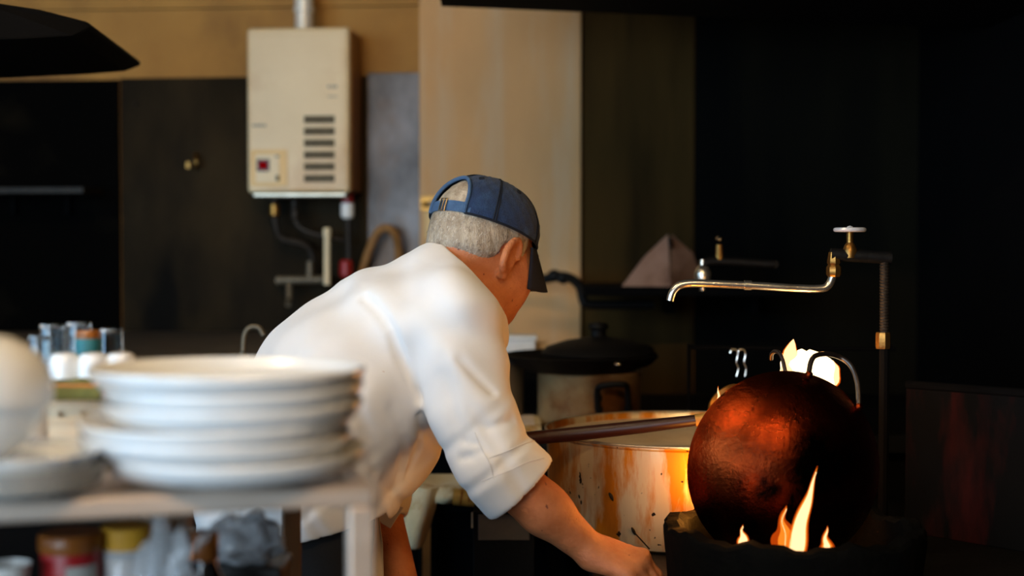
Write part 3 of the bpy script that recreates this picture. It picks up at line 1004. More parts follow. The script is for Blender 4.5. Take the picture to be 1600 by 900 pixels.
flame(at(1244, 862, 2.075), at(1273, 728, 2.075), .0165, 'tallest bright flame licking up the front of the wok', sway=-.3, seed=.6, core=.72)
flame(at(1226, 862, 2.09), at(1228, 790, 2.09), .022, 'soft orange flame left of the tallest flame', sway=.2, seed=1.7, core=.001)
flame(at(1160, 858, 2.09), at(1162, 820, 2.09), .011, 'small flame tip at the left of the burner', sway=.2, seed=1.2, core=.7)
flame(at(1292, 868, 2.08), at(1292, 822, 2.08), .013, 'short orange flame right of the tallest flame', sway=.2, seed=2.2, core=.45)
# fire shooting up behind the wok rim
fr = empty('rear_fire', at(1255, 580, 2.36), 'bright ball of fire blazing behind the top of the wok', 'flame')
fire_parts = [((1234, 620), (1238, 530), .019), ((1250, 640), (1250, 545), .040), ((1264, 640), (1264, 546), .040), ((1278, 630), (1280, 553), .030), ((1292, 612), (1304, 563), .017)]
for i, (b0, t0, w) in enumerate(fire_parts):
    b, t = at(*b0, 2.38 + .01 * i), at(*t0, 2.38 + .01 * i)
    path = [b + (t - b) * (k / 14) + Vector((math.sin(k * .5 + i) * .003, 0, 0)) for k in range(15)]
    for nm, f_, mm in ((('core', .9, M['flame_core']),) if i in (1, 2, 3) else (('core', .84, M['flame_core']), ('mantle', .93, M['flame_mid']), ('tongue', 1.02, M['flame_orange']))):
        MB().tube(path, [max(.0005, w * f_ * (1 - (k / 14) ** (2.2 if w < .025 else 5)) ** .6 * (1 + .1 * math.sin(k * 1.3))) for k in range(15)], 12).build(nm, mm, fr)
flame(at(1121, 648, 2.42), at(1124, 603, 2.42), .0085, 'small upright flame beside the ladle, left of the wok', sway=.15, seed=.4, core=.8)
# light given off by the fire itself
point_light('front_fire_light', at(1150, 800, 2.07), .14, (1.0, .40, .10), .03)
point_light('ring_fire_light', at(1104, 790, 2.285), 1.5, (1.0, .36, .05), .05)
point_light('ring_fire_light', at(1094, 740, 2.35), .30, (1.0, .32, .04), .03)
point_light('ring_fire_light', at(1096, 800, 2.35), .30, (1.0, .32, .04), .03)
point_light('rear_fire_light', at(1262, 560, 2.40), 2.0, (1.0, .45, .12), .04)

# big cauldron behind the burner
PC = Vector((.325, 2.665, STZ))
ph = .952 - STZ
pot = empty('cauldron', PC, 'wide grease streaked steel cauldron behind the burner ring', 'pot')
mb = MB().lathe([(.001, .0), (.235, 0), (.25, .006), (.256, .02), (.260, ph - .008), (.263, ph - .004), (.263, ph), (.259, ph + .001), (.256, ph - .004), (.252, .02), (.24, .008), (.001, .006)], PC, 80)
mb.f = mb.f[:-2]
mb.build('body', M['pot'], pot)
mb = MB().lathe([(.2585, ph - .012), (.2545, ph - .012), (.2505, .022), (.2545, .022)], PC, 80)
mb.build('inner_wall', M['pot_inside'], pot)
MB().tube([PC + Vector((.262 * math.cos(a), .262 * math.sin(a), ph)) for a in [2 * math.pi * k / 72 for k in range(72)]], .0028, 8, closed=True).build('rim_bead', M['galv'], pot)
MB().lathe([(.001, 0), (.25, 0), (.25, .002), (.001, .002)], PC + Vector((0, 0, ph * .45)), 64).build('broth', mat('broth', (120, 84, 44), (90, 60, 30), scale=10, rough=.15), pot)
# stuck scraps on the cauldron's side
for (x, y, s_, a) in ((956, 777, .010, .9), (990, 830, .008, .8), (908, 785, .004, 0), (905, 776, .004, .4)):
    d = at(x, y, 1) - EYE
    # meet the cylinder
    ox, oy = EYE.x - PC.x, EYE.y - PC.y
    A_, B_, C_ = d.x ** 2 + d.y ** 2, 2 * (ox * d.x + oy * d.y), ox * ox + oy * oy - .2585 ** 2
    t = (-B_ - math.sqrt(max(0, B_ * B_ - 4 * A_ * C_))) / (2 * A_)
    p = EYE + d * t
    MB().ball(p, (s_ * .35, .0015, s_), 10, R=Matrix.Rotation(-a * .6, 3, 'Y')).build('stuck_scrap', M['iron'], pot)
MB().tube([at(993, 834, 2.405), at(1004, 846, 2.405), at(1015, 858, 2.405)], .0012, 6).build('stuck_scrap', M['iron'], pot)

# wooden handled ladle across the cauldron
ld = empty('ladle', at(815, 690, 2.47), 'iron ladle with long dark red wooden handle across the cauldron', 'ladle')
MB().tube([at(790, 688, 2.48), at(900, 678, 2.46), at(1000, 667, 2.44), at(1092, 656, 2.42)], [.0115, .0125, .0115, .0095], 14).build('handle', M['wood_red'], ld)
MB().tube([at(1086, 657, 2.42), at(1108, 654, 2.42)], [.011, .010], 14).build('ferrule', M['ferrule'], ld)
MB().tube([at(1106, 654, 2.42), at(1150, 647, 2.44)], .006, 10).build('shank', M['iron'], ld)
mb = MB().lathe([(.001, -.028), (.02, -.024), (.034, -.010), (.037, .004), (.034, .004), (.02, -.02), (.001, -.024)], at(1136, 628, 2.46), 28, R=axis_frame((-.5, -.35, .55)))
mb.build('bowl', M['brass'], ld)

# dark red scorched splash panel at the far right
pa_, pb_ = at(1415, 602, 2.62), at(1660, 620, 2.40)
dr = empty('splash_panel', Vector(((pa_.x + pb_.x) / 2, 2.5, STZ)), 'dark rust red scorched metal splash panel at the right edge', 'panel')
ta_, tb_ = Vector((pa_.x, pa_.y, 0)), Vector((pb_.x, pb_.y, 0))
nb_ = Vector(((tb_ - ta_).y, -(tb_ - ta_).x, 0)).normalized() * -.012
zq = (pa_.z, pb_.z)
q = [Vector((ta_.x, ta_.y, STZ)), Vector((tb_.x, tb_.y, STZ)), Vector((tb_.x, tb_.y, zq[1])), Vector((ta_.x, ta_.y, zq[0]))]
MB().add(q + [p + nb_ for p in q], [(0, 1, 2, 3), (7, 6, 5, 4), (0, 4, 5, 1), (1, 5, 6, 2), (2, 6, 7, 3), (3, 7, 4, 0)]).build('sheet', M['rust_red'], dr, smooth=False, bevel=.002)
MB().tube([q[3] + nb_ * .5, q[2] + nb_ * .5], .009, 10).build('rolled_edge', M['soot'], dr)

# ------------------------------------------------------------------ taps above the stove
def wheel(c, r, m, parent, name='hand_wheel'):
    mb = MB().tube([Vector(c) + Vector((r * math.cos(a), r * math.sin(a), 0)) for a in [2 * math.pi * k / 28 for k in range(28)]], r * .16, 8, closed=True)
    mb.build(name, m, parent)
    mb = MB()
    for k in range(2):
        a = math.pi / 2 * k + .4
        mb.tube([Vector(c) + Vector((r * math.cos(a), r * math.sin(a), 0)), Vector(c) - Vector((r * math.cos(a), r * math.sin(a), 0))], r * .12, 6)
    mb.ball(c, r * .3, 10)
    mb.build('wheel_spoke', m, parent)


D1 = 2.42
ft = empty('swivel_tap', at(1382, 600, D1), 'long brass and chrome swivel spout tap above the wok', 'tap')
sp = smooth_path([at(1303, 420, D1), at(1301, 432, D1), at(1294, 446, D1), at(1280, 451, D1), at(1240, 450, D1), at(1172, 446, D1), at(1100, 443, D1), at(1074, 443, D1), at(1060, 447, D1), at(1051, 457, D1), at(1047, 470, D1)], 6)
MB().tube(sp, .0068, 12).build('spout', M['worn_chrome'], ft)
MB().tube([at(1163, 445.5, D1), at(1174, 446, D1)], .0085, 12).build('spout_joint', M['worn_chrome'], ft)
MB().lathe([(.010, -.02), (.013, -.016), (.013, -.004), (.010, 0), (.012, .004), (.009, .022)], at(1303, 414, D1), 8).build('swivel_nut', M['brass'], ft)
MB().tube([at(1298, 398, D1), at(1345, 400, D1), at(1392, 403, D1)], .011, 12).build('valve_body', M['iron'], ft)
MB().lathe([(.012, -.012), (.013, 0), (.009, .010), (.006, .014), (.006, .036)], at(1328, 392, D1), 14).build('bonnet', M['brass'], ft)
wheel(at(1328, 359, D1), .024, mat('wheel_metal', (236, 236, 236), (200, 200, 204), scale=40, rough=.3, metal=.35), ft)
mb = MB()
P0, P1 = at(1382, 404, D1), at(1382, 545, D1)
path = [P0 + (P1 - P0) * (k / 60) for k in range(61)]
mb.tube(path, [.0075 + .0012 * (k % 2) for k in range(61)], 10)
mb.build('riser', M['old_pipe'], ft)
MB().lathe([(.012, -.014), (.013, -.01), (.013, .01), (.012, .014)], at(1380, 532, D1), 8).build('riser_nut', M['brass'], ft)
MB().tube([at(1382, 545, D1), Vector((at(1382, 545, D1).x, D1, STZ))], .009, 10).build('lower_riser', M['soot'], ft)

D2 = 2.95
t2 = empty('short_tap', at(1125, 440, D2), 'smaller tap with brass stem behind the long spout', 'tap')
MB().lathe([(.006, -.035), (.007, -.02), (.016, -.014), (.018, 0), (.014, .012), (.008, .018), (.007, .03)], at(1098, 428, D2), 18).build('spout_knob', M['worn_chrome'], t2)
MB().tube(smooth_path([at(1098, 418, D2), at(1104, 410, D2), at(1122, 408, D2), at(1160, 410, D2), at(1210, 413, D2)], 5), .009, 10).build('valve_body', M['iron'], t2)
MB().tube([at(1124, 408, D2), at(1124, 382, D2)], [.009, .007], 10).build('stem', M['brass'], t2)
MB().ball(at(1125, 373, D2), (.009, .009, .007), 12).build('stem_cap', M['chrome'], t2)
MB().tube([at(1210, 413, D2), Vector((at(1210, 413, D2).x, D2 + 1.0, at(1210, 413, D2).z))], .009, 10).build('supply_pipe', M['iron'], t2)

# wire hooks hanging from a black rail
rl = empty('utensil_rail', at(1150, 540, 2.9), 'thin black rail carrying the wire hooks', 'rail')
MB().tube([at(1080, 543, 2.9), at(1400, 546, 2.9)], .004, 8).build('rail', M['soot'], rl)
for x in (1086, 1396):
    MB().tube([at(x, 543, 2.9), at(x, 543, 2.9) + Vector((0, .1, 0)), Vector((at(x, 543, 2.9).x, 3.0, .90))], .004, 8).build('upright', M['soot'], rl)
for dx, lb in ((0, 'left bent wire hook on the black rail'), (12, 'right bent wire hook on the black rail')):
    h = empty('wire_hook', at(1150 + dx, 590, 2.9), lb, 'hook', 'wire hooks')
    MB().tube(smooth_path([at(1141 + dx, 552, 2.89), at(1143 + dx, 547, 2.89), at(1150 + dx, 546, 2.89), at(1153 + dx, 553, 2.89), at(1151 + dx, 566, 2.89), at(1154 + dx, 575, 2.89), at(1151 + dx * 1.1, 588, 2.89)], 6), .0022, 8).build('wire', M['chrome'], h)

# ------------------------------------------------------------------ rear counter with old pots
RZ = at(900, 664, 3.25).z
rc = empty('rear_counter', (.45, 3.5, 0), 'dark rear counter carrying the old pots', 'counter')
MB().box((.45, 3.5, RZ - .02), (1.30, .85, .04)).build('top', M['soot_gloss'], rc, smooth=False, bevel=.003)
MB().box((.45, 3.52, (RZ - .04) / 2), (1.26, .8, RZ - .04)).build('body', M['soot'], rc, smooth=False)


def stock_pot(name, c, r, h, m, label):
    root = empty(name, c, label, 'pot')
    mb = MB().lathe([(r * .94, 0), (r * .98, .004), (r, .014), (r, h - .004), (r * 1.02, h), (r * 1.0, h + .002), (r * .97, h - .003), (r * .96, .01), (.001, .008)], c, 56)
    mb.build('body', m, root)
    return root


c = at(920, 664, 3.27); c.z = RZ
op = stock_pot('stock_pot', c, .118, .122, M['old_pot'], 'old scorched stock pot with a riveted side handle')
ha = [at(934, 640, 3.145), at(933, 612, 3.135), at(938, 604, 3.125), at(954, 601, 3.12), at(972, 601, 3.12), at(980, 606, 3.13), at(982, 638, 3.145)]
MB().tube(smooth_path(ha, 5), .007, 10).build('handle', M['iron'], op)
for x, y in ((936, 640), (935, 622), (982, 638)):
    MB().ball(at(x, y, 3.145), (.009, .005, .011), 10).build('rivet', M['iron'], op)
c = at(762, 664, 3.3); c.z = RZ
sp_ = stock_pot('stock_pot', c, .083, .138, M['silver_pot'], 'narrow dull silver pot behind the man\'s sleeve')
MB().lathe([(.086, 0), (.085, .004), (.05, .012), (.012, .016), (.012, .024), (.001, .026)], c + Vector((0, 0, .139)), 40).build('lid', M['silver_pot'], sp_)
# black pans piled on top
c = at(905, 575, 3.27); c.z = RZ + .124
fpn = empty('frying_pan', c, 'black iron frying pan laid over the old stock pot', 'pan')
MB().lathe([(.12, 0), (.13, .002), (.172, .034), (.176, .036), (.172, .038), (.13, .008), (.001, .006)], c, 56).build('pan', M['iron'], fpn)
MB().tube([c + Vector((-.165, -.02, .034)), c + Vector((-.24, -.04, .062)), c + Vector((-.33, -.06, .092))], [.011, .010, .012], 10, flat=.5).build('handle', M['iron'], fpn)
MB().ball(at(965, 569, 3.08), (.008, .004, .004), 10).build('rivet', M['chrome'], fpn)
c2 = at(935, 555, 3.28); c2.z = RZ + .166
kt = empty('iron_kettle', c2, 'black sooty iron pot lid with knob on the pan pile', 'lid')
MB().lathe([(.13, -.006), (.132, -.002), (.12, .012), (.075, .026), (.03, .033), (.018, .036), (.018, .05), (.024, .056), (.020, .066), (.001, .07)], c2, 40).build('dome', M['iron'], kt)
mb = crumple(at(985, 556, 3.25), .06, .05, .026, 9, n=26, amp=.4)
o = mb.build('black_cloth', M['soot'], org=tuple(at(985, 556, 3.25)))
tag(o, 'crumpled black sooty cloth on the right of the pan pile', 'cloth')
# pale container and wooden block against the wall board
c = at(812, 562, 3.66)
o_ = empty('pale_container', c, 'small off white container against the wall board', 'container')
cz = RZ
zk = at(812, 566, 3.66).z
MB().box((c.x, 3.66, (zk + at(812, 528, 3.66).z) / 2), (.085, .07, at(812, 528, 3.66).z - zk), taper=.94).build('body', M['white_plastic'], o_, bevel=.004)
MB().box((c.x + .015, 3.67, (zk + cz) / 2), (.14, .10, zk - cz)).build('stand', M['soot'], o_, smooth=False)
MB().box((c.x, 3.66, at(812, 527, 3.66).z), (.088, .074, .012)).build('lid', M['white_plastic'], o_, bevel=.003)
c = at(846, 562, 3.68)
o = MB().box((c.x, 3.68, (zk + at(846, 534, 3.68).z) / 2), (.028, .05, at(846, 534, 3.68).z - zk)).build('wood_block', M['wood_block'], org=(c.x, 3.68, zk), bevel=.002)
tag(o, 'small tan wooden block beside the pale container', 'block')
c = at(822, 660, 3.05)
cbd = empty('cutting_board', (c.x, 3.16, RZ), 'pale cutting board edge left of the old pot', 'board')
MB().box((c.x - .03, 3.2, RZ + .008), (.13, .2, .016)).build('slab', M['towel'], cbd, bevel=.003)
MB().box((c.x - .03, 3.2, RZ + .018), (.10, .16, .003)).build('top_face', M['apron'], cbd, bevel=.001)

# black wall shelf, folded metal sheet, black pipe
zsh = at(1000, 448, 3.7).z
bs = empty('black_shelf', (at(1030, 450, 3.7).x, 3.8, zsh), 'black wall shelf under the folded metal sheet', 'shelf')
x0, x1 = at(912, 450, 3.7).x, at(1230, 450, 3.7).x
MB().box(((x0 + x1) / 2, 3.89, zsh - .012), (x1 - x0, .38, .024)).build('board', M['soot'], bs, smooth=False, bevel=.002)
for x in (x0 + .25, x1 - .05):
    MB().box((x, 3.98, zsh - .05), (.02, .18, .06)).build('bracket', M['soot'], bs, smooth=False)
fs_ = empty('folded_sheet', (at(1037, 447, 3.72).x, 3.78, zsh), 'pinkish folded metal sheet standing on the black shelf', 'sheet metal')
Aa, Bb, Cc, Dd = at(972, 447, 3.74), at(1048, 447, 3.69), at(1102, 447, 3.80), at(1046, 366, 3.80)
Aa.z = Bb.z = Cc.z = zsh
tk = Vector((0, .004, 0))
for nm, tri in (('left_leaf', (Aa, Bb, Dd + Vector((-.004, 0, 0)), at(1006, 402, 3.78))), ('right_leaf', (Bb, Cc, at(1082, 395, 3.81), Dd + Vector((.006, 0, 0))))):
    n_ = 4
    if nm == 'left_leaf':
        q = [tri[0], tri[1], tri[2], tri[3]]
    else:
        q = [tri[0], tri[1], tri[2], tri[3]]
    mb = MB().add(q + [p + tk for p in q], [(0, 1, 2, 3), (7, 6, 5, 4), (0, 4, 5, 1), (1, 5, 6, 2), (2, 6, 7, 3), (3, 7, 4, 0)])
    mb.build(nm, M['copper'], fs_, smooth=False)
MB().tube([at(1047, 374, 3.78), at(1049, 386, 3.76)], .006, 8).build('clip', M['iron'], fs_)
bpp = empty('black_pipe', at(905, 470, 3.75), 'black bent pipe crossing the lower right of the pale board', 'pipe')
MB().tube(smooth_path([at(800, 436, 3.92), at(850, 436, 3.9), at(868, 432, 3.88), at(890, 434, 3.84), at(906, 448, 3.8), at(912, 470, 3.78), at(925, 476, 3.78), at(1020, 476, 3.80)], 6), .013, 10).build('pipe', M['iron'], bpp)
for x, y, D in ((866, 431, 3.88), (880, 434, 3.86)):
    MB().ball(at(x, y, D), (.02, .018, .018), 10).build('fitting', M['iron'], bpp)

# ------------------------------------------------------------------ towel on a black work bench behind the man
ZB = at(690, 756, 2.95).z
bn = empty('work_bench', (0, 2.95, 0), 'black work bench behind the man', 'bench')
MB().box((-.06, 2.98, ZB - .03), (.34, .2, .03)).build('top', M['soot'], bn, smooth=False)
for x in (-.21, .09):
    for y in (2.9, 3.06):
        MB().box((x, y, (ZB - .045) / 2), (.03, .03, ZB - .045)).build('leg', M['soot'], bn, smooth=False)
def sm01(x):
    x = min(1, max(0, x))
    return x * x * (3 - 2 * x)


nx, ny = 40, 44
vs, fs = [], []
L0, L1 = at(636, 760, 2.87).x, at(752, 760, 2.87).x
for j in range(ny + 1):
    v = j / ny
    for i in range(nx + 1):
        u = i / nx
        x = L0 + (L1 - L0) * u
        hang = .022 + .095 * (1 - sm01((u - .22) / .25))
        if v < .45:
            y = 3.02 - (3.02 - 2.875) * (v / .45)
            z = ZB + .004 + .006 * math.sin(8 * u + 4 * v) * math.sin(6 * v)
        else:
            w = (v - .45) / .55
            y = 2.868 - .012 * math.sin(math.pi * w) + .010 * math.sin(17 * u + 2 * w)
            z = ZB + .002 - hang * w
            x += .02 * w * (u - .8)
        vs.append((x, y, z))
for j in range(ny):
    for i in range(nx):
        a = j * (nx + 1) + i
        fs.append((a, a + 1, a + nx + 2, a + nx + 1))
o = MB().add(vs, fs).build('towel', M['towel'])
sl = o.modifiers.new('thick', 'SOLIDIFY'); sl.thickness = .006
tag(o, 'stained cream towel draped over the black bench', 'towel')
bh = empty('bamboo_handle', at(720, 776, 2.83), 'yellow ringed bamboo brush handle beside the towel', 'brush')
MB().tube([at(708, 776, 2.83), at(742, 779, 2.83)], .017, 14).build('handle', M['bamboo'], bh)
for x in (720, 732):
    MB().tube([at(x, 776.7, 2.83), at(x + 2, 776.9, 2.83)], .0178, 14).build('ring', M['amber'], bh)
MB().tube([at(742, 779, 2.83), at(775, 782, 2.84)], [.012, .02], 12).build('bristles', M['soot'], bh)
# dark box with a pale edge below the sleeve
bxp = at(735, 802, 2.75)
db = empty('dark_case', (bxp.x + .06, 2.81, 0), 'dark equipment case with a thin pale edge below the sleeve', 'case')
MB().box((bxp.x + .065, 2.81, bxp.z / 2), (.12, .09, bxp.z)).build('body', M['soot_gloss'], db, smooth=False, bevel=.002)
MB().box((bxp.x + .003, 2.763, bxp.z - .016), (.003, .004, .03)).build('edge_strip', M['galv'], db, smooth=False)
MB().box((bxp.x + .065, 2.763, bxp.z - .03), (.10, .006, .05)).build('panel', M['shelf_dark'], db, smooth=False, bevel=.001)

# ------------------------------------------------------------------ the cook: smooth-blended fields turned into meshes
class Field:
    def __init__(s, lo, hi, h):
        s.lo, s.h = np.array(lo, float), h
        s.n = np.ceil((np.array(hi) - s.lo) / h).astype(int) + 1
        s.F = np.full(tuple(s.n), 0.2, np.float32)

    def _sl(s, lo, hi):
        a = np.clip(np.floor((np.array(lo) - s.lo) / s.h).astype(int), 0, s.n)
        b = np.clip(np.ceil((np.array(hi) - s.lo) / s.h).astype(int) + 1, 0, s.n)
        if (b <= a).any():
            return None, None
        g = [(s.lo[i] + s.h * np.arange(a[i], b[i])).astype(np.float32) for i in range(3)]
        P = np.stack(np.meshgrid(*g, indexing='ij'), -1)
        return (slice(a[0], b[0]), slice(a[1], b[1]), slice(a[2], b[2])), P

    def _mix(s, sl, d, k, sub=False):
        A = s.F[sl]
        if sub:
            h = np.maximum(k - np.abs(A + d), 0) / max(k, 1e-6)
            s.F[sl] = np.maximum(A, -d) + h * h * k * .25
        else:
            h = np.maximum(k - np.abs(A - d), 0) / max(k, 1e-6)
            s.F[sl] = np.minimum(A, d) - h * h * k * .25

    def cap(s, a, b, ra, rb, k=.02, sub=False):
        a, b = np.array(a, np.float32), np.array(b, np.float32)
        m = max(ra, rb) + k + .025
        sl, P = s._sl(np.minimum(a, b) - m, np.maximum(a, b) + m)
        if sl is None:
            return
        ab = b - a
        q = P - a
        t = np.clip((q @ ab) / max(1e-9, float(ab @ ab)), 0, 1)
        d = np.linalg.norm(q - t[..., None] * ab, axis=-1) - (ra + (rb - ra) * t)
        s._mix(sl, d, k, sub)

    def chain(s, pts, rad, k=.02):
        for i in range(len(pts) - 1):
            s.cap(pts[i], pts[i + 1], rad[i], rad[i + 1], k)

    def ell(s, c, r, A=None, k=.02, sub=False):
        c, r = np.array(c, np.float32), np.array(r, np.float32)
        A = np.eye(3, dtype=np.float32) if A is None else np.array(A, np.float32)   # rows: axes
        m = float(r.max()) + k + .025
        sl, P = s._sl(c - m, c + m)
        if sl is None:
            return
        q = (P - c) @ A.T
        k0 = np.linalg.norm(q / r, axis=-1)
        k1 = np.linalg.norm(q / (r * r), axis=-1) + 1e-6
        s._mix(sl, k0 * (k0 - 1) / k1, k, sub)

    def grid(s):
        g = [(s.lo[i] + s.h * np.arange(s.n[i])).astype(np.float32) for i in range(3)]
        return np.stack(np.meshgrid(*g, indexing='ij'), -1)

    def mesh(s, name):
        F = s.F.copy()
        F[0], F[-1], F[:, 0], F[:, -1], F[:, :, 0], F[:, :, -1] = (.2,) * 6
        I = F < 0
        nx, ny, nz = F.shape
        cnt = np.zeros((nx - 1, ny - 1, nz - 1), np.int8)
        for dx in (0, 1):
            for dy in (0, 1):
                for dz in (0, 1):
                    cnt += I[dx:nx - 1 + dx, dy:ny - 1 + dy, dz:nz - 1 + dz]
        act = np.argwhere((cnt > 0) & (cnt < 8))
        idx = np.full(cnt.shape, -1, np.int32)
        idx[act[:, 0], act[:, 1], act[:, 2]] = np.arange(len(act))
        acc = np.zeros((len(act), 3))
        w = np.zeros(len(act))
        cor = np.array([(i, j, k) for i in (0, 1) for j in (0, 1) for k in (0, 1)])
        vals = [F[act[:, 0] + c[0], act[:, 1] + c[1], act[:, 2] + c[2]] for c in cor]
        for i in range(8):
            for j in range(i + 1, 8):
                if np.abs(cor[i] - cor[j]).sum() != 1:
                    continue
                m = (vals[i] < 0) != (vals[j] < 0)
                t = vals[i][m] / (vals[i][m] - vals[j][m])
                acc[m] += cor[i] + t[:, None] * (cor[j] - cor[i])
                w[m] += 1
        V = s.lo + s.h * (act + acc / w[:, None])
        quads = []
        for ax in range(3):
            u, v = (ax + 1) % 3, (ax + 2) % 3
            sl0 = [slice(1, -1)] * 3
            sl1 = [slice(1, -1)] * 3
            sl0[ax], sl1[ax] = slice(0, -1), slice(1, None)
            A, B = I[tuple(sl0)], I[tuple(sl1)]
            e = np.argwhere(A != B)
            if len(e) == 0:
                continue
            base = e.copy()
            off = np.ones(3, int)
            off[ax] = 0
            base += off
            flip = A[e[:, 0], e[:, 1], e[:, 2]]
            du, dv = np.zeros(3, int), np.zeros(3, int)
            du[u], dv[v] = 1, 1
            q = [base - du - dv, base - dv, base, base - du]
            q = np.stack([idx[p[:, 0], p[:, 1], p[:, 2]] for p in q], 1)
            q[~flip] = q[~flip][:, ::-1]
            quads.append(q)
        Q = np.concatenate(quads)
        Q = Q[(Q >= 0).all(1)]
        return V, Q


def field_obj(name, V, Q, m, parent):
    V = V - np.array(WPOS[parent.name])
    me = bpy.data.meshes.new(name)
    me.vertices.add(len(V))
    me.vertices.foreach_set('co', V.astype(np.float32).ravel())
    me.loops.add(len(Q) * 4)
    me.loops.foreach_set('vertex_index', Q.astype(np.int32).ravel())
    me.polygons.add(len(Q))
    me.polygons.foreach_set('loop_start', np.arange(len(Q), dtype=np.int32) * 4)
    me.update(calc_edges=True)
    me.shade_smooth()
    return link_mesh(name, me, m, parent)


def A3(p):
    return np.array(p, float)


def sstep(x, a, b):
    t = np.clip((x - a) / (b - a), 0, 1)
    return t * t * (3 - 2 * t)


aa = math.radians(25)
RV = np.array([math.sin(aa), -math.cos(aa), 0])
# joints (each placed where the photo shows it, at its own depth)
C0, C1, C2, C3 = (A3(at(*p)) for p in ((452, 716, 2.32), (534, 610, 2.38), (616, 540, 2.43), (684, 492, 2.46)))
SR, ER = A3(at(704, 505, 2.29)), A3(at(782, 728, 2.20))
MR = A3(at(736, 640, 2.235))
WR = A3(at(925, 862, 2.22))
SL, EL, WL = A3(at(640, 490, 2.60)), A3(at(585, 775, 2.56)), A3(at(632, 930, 2.50))
HP = A3(at(756, 383, 2.50))
ya, pa = math.radians(46), math.radians(20)
hf = np.array([math.cos(pa) * math.cos(ya), math.cos(pa) * math.sin(ya), -math.sin(pa)])
hr = np.array([math.sin(ya), -math.cos(ya), 0.0])
hu = np.cross(hr, hf)
roll = math.radians(0)
hr, hu = hr * math.cos(roll) + hu * math.sin(roll), hu * math.cos(roll) - hr * math.sin(roll)
HA = np.stack([hf, hr, hu])         # rows: forward, right, up


def hl(x, y, z):
    return HP + hf * x + hr * y + hu * z


feet = [A3((C0[0] + .02, C0[1] + s * .11, 0)) for s in (-1, 1)]
person = empty('person', Vector((C0[0], C0[1], 0)), 'person in white shirt and blue cap bending over the stove', 'person')

# --- body (head, neck, torso, arms, hands as one surface)
lo = (-.62, 1.98, .70)
hi = (.33, 2.80, 1.44)
B = Field(lo, hi, .0034)
B.ell(hl(-.010, 0, .018), (.097, .075, .092), HA, .02)
B.ell(hl(.034, 0, -.036), (.058, .058, .084), HA, .03)
for s in (-1, 1):
    B.cap(hl(.004, s * .050, -.062), hl(.066, s * .020, -.102), .020, .017, .03)
    B.cap(hl(.080, s * .038, .010), hl(.088, s * .014, .010), .010, .010, .015)
    B.ell(hl(.054, s * .046, -.034), (.030, .020, .026), HA, .03)
    B.ell(hl(.046, s * .036, -.066), (.036, .028, .036), HA, .03)
    B.ell(hl(.093, s * .031, -.010), (.016, .017, .011), HA, .008, sub=True)
B.cap(hl(.074, 0, -.106), hl(.076, 0, -.106), .018, .018, .03)
B.cap(hl(.090, 0, -.006), hl(.110, 0, -.046), .008, .013, .012)
for s in (-1, 1):
    B.cap(hl(.098, s * .012, -.050), hl(.100, s * .010, -.050), .008, .008, .006)
B.ell(hl(.090, 0, -.070), (.010, .022, .006), HA, .008)
B.ell(hl(.088, 0, -.080), (.010, .020, .006), HA, .008)
NB = A3(at(712, 452, 2.475))
B.cap(hl(-.040, 0, -.040), NB, .054, .060, .035)
B.cap(hl(-.005, 0, -.070), NB + (C3 - NB) * .2, .044, .055, .03)
for s in (-1, 1):
    # ear: tilted flat shell with rolled rim, hollow and lobe
    ax = np.stack([hf * .92 - hu * .25 - s * hr * .30, s * hr * .93 + hf * .30, hu * .96 + hf * .25])
    ax = ax / np.linalg.norm(ax, axis=1)[:, None]
    c = hl(-.012, s * .080, -.026)
    B.ell(c, (.022, .0065, .034), ax, .008)
    arc = [c + ax[0] * (.021 * math.cos(t)) + ax[2] * (.033 * math.sin(t)) + ax[1] * .005 for t in np.linspace(math.radians(20), math.radians(250), 12)]
    for i in range(11):
        B.cap(arc[i], arc[i + 1], .0052, .0052, .004)
    B.ell(c + ax[1] * .008 + ax[0] * .004, (.011, .006, .016), ax, .005, sub=True)
    B.cap(c - ax[2] * .034 + ax[0] * .006, c - ax[2] * .030 + ax[0] * .006, .008, .008, .006)
    B.cap(c + ax[0] * .014 - ax[2] * .006, c + ax[0] * .013 + ax[2] * .002, .006, .006, .005)
# torso inside the shirt
B.chain([C0, C1, C2, C3], [.105, .10, .095, .08], .04)
B.cap(C3, NB, .075, .06, .04)
B.cap(SL, SR, .055, .05, .04)
# right arm reaching to the burner
B.chain([SR, MR, ER], [.050, .045, .042], .03)
FM = A3(at(850, 796, 2.205))
B.chain([ER, FM, WR], [.0405, .0375, .0258], .02)
B.cap(A3(at(812, 770, 2.20)), A3(at(868, 806, 2.205)), .030, .024, .02)
B.cap(A3(at(880, 815, 2.20)), A3(at(925, 855, 2.21)), .008, .006, .02)
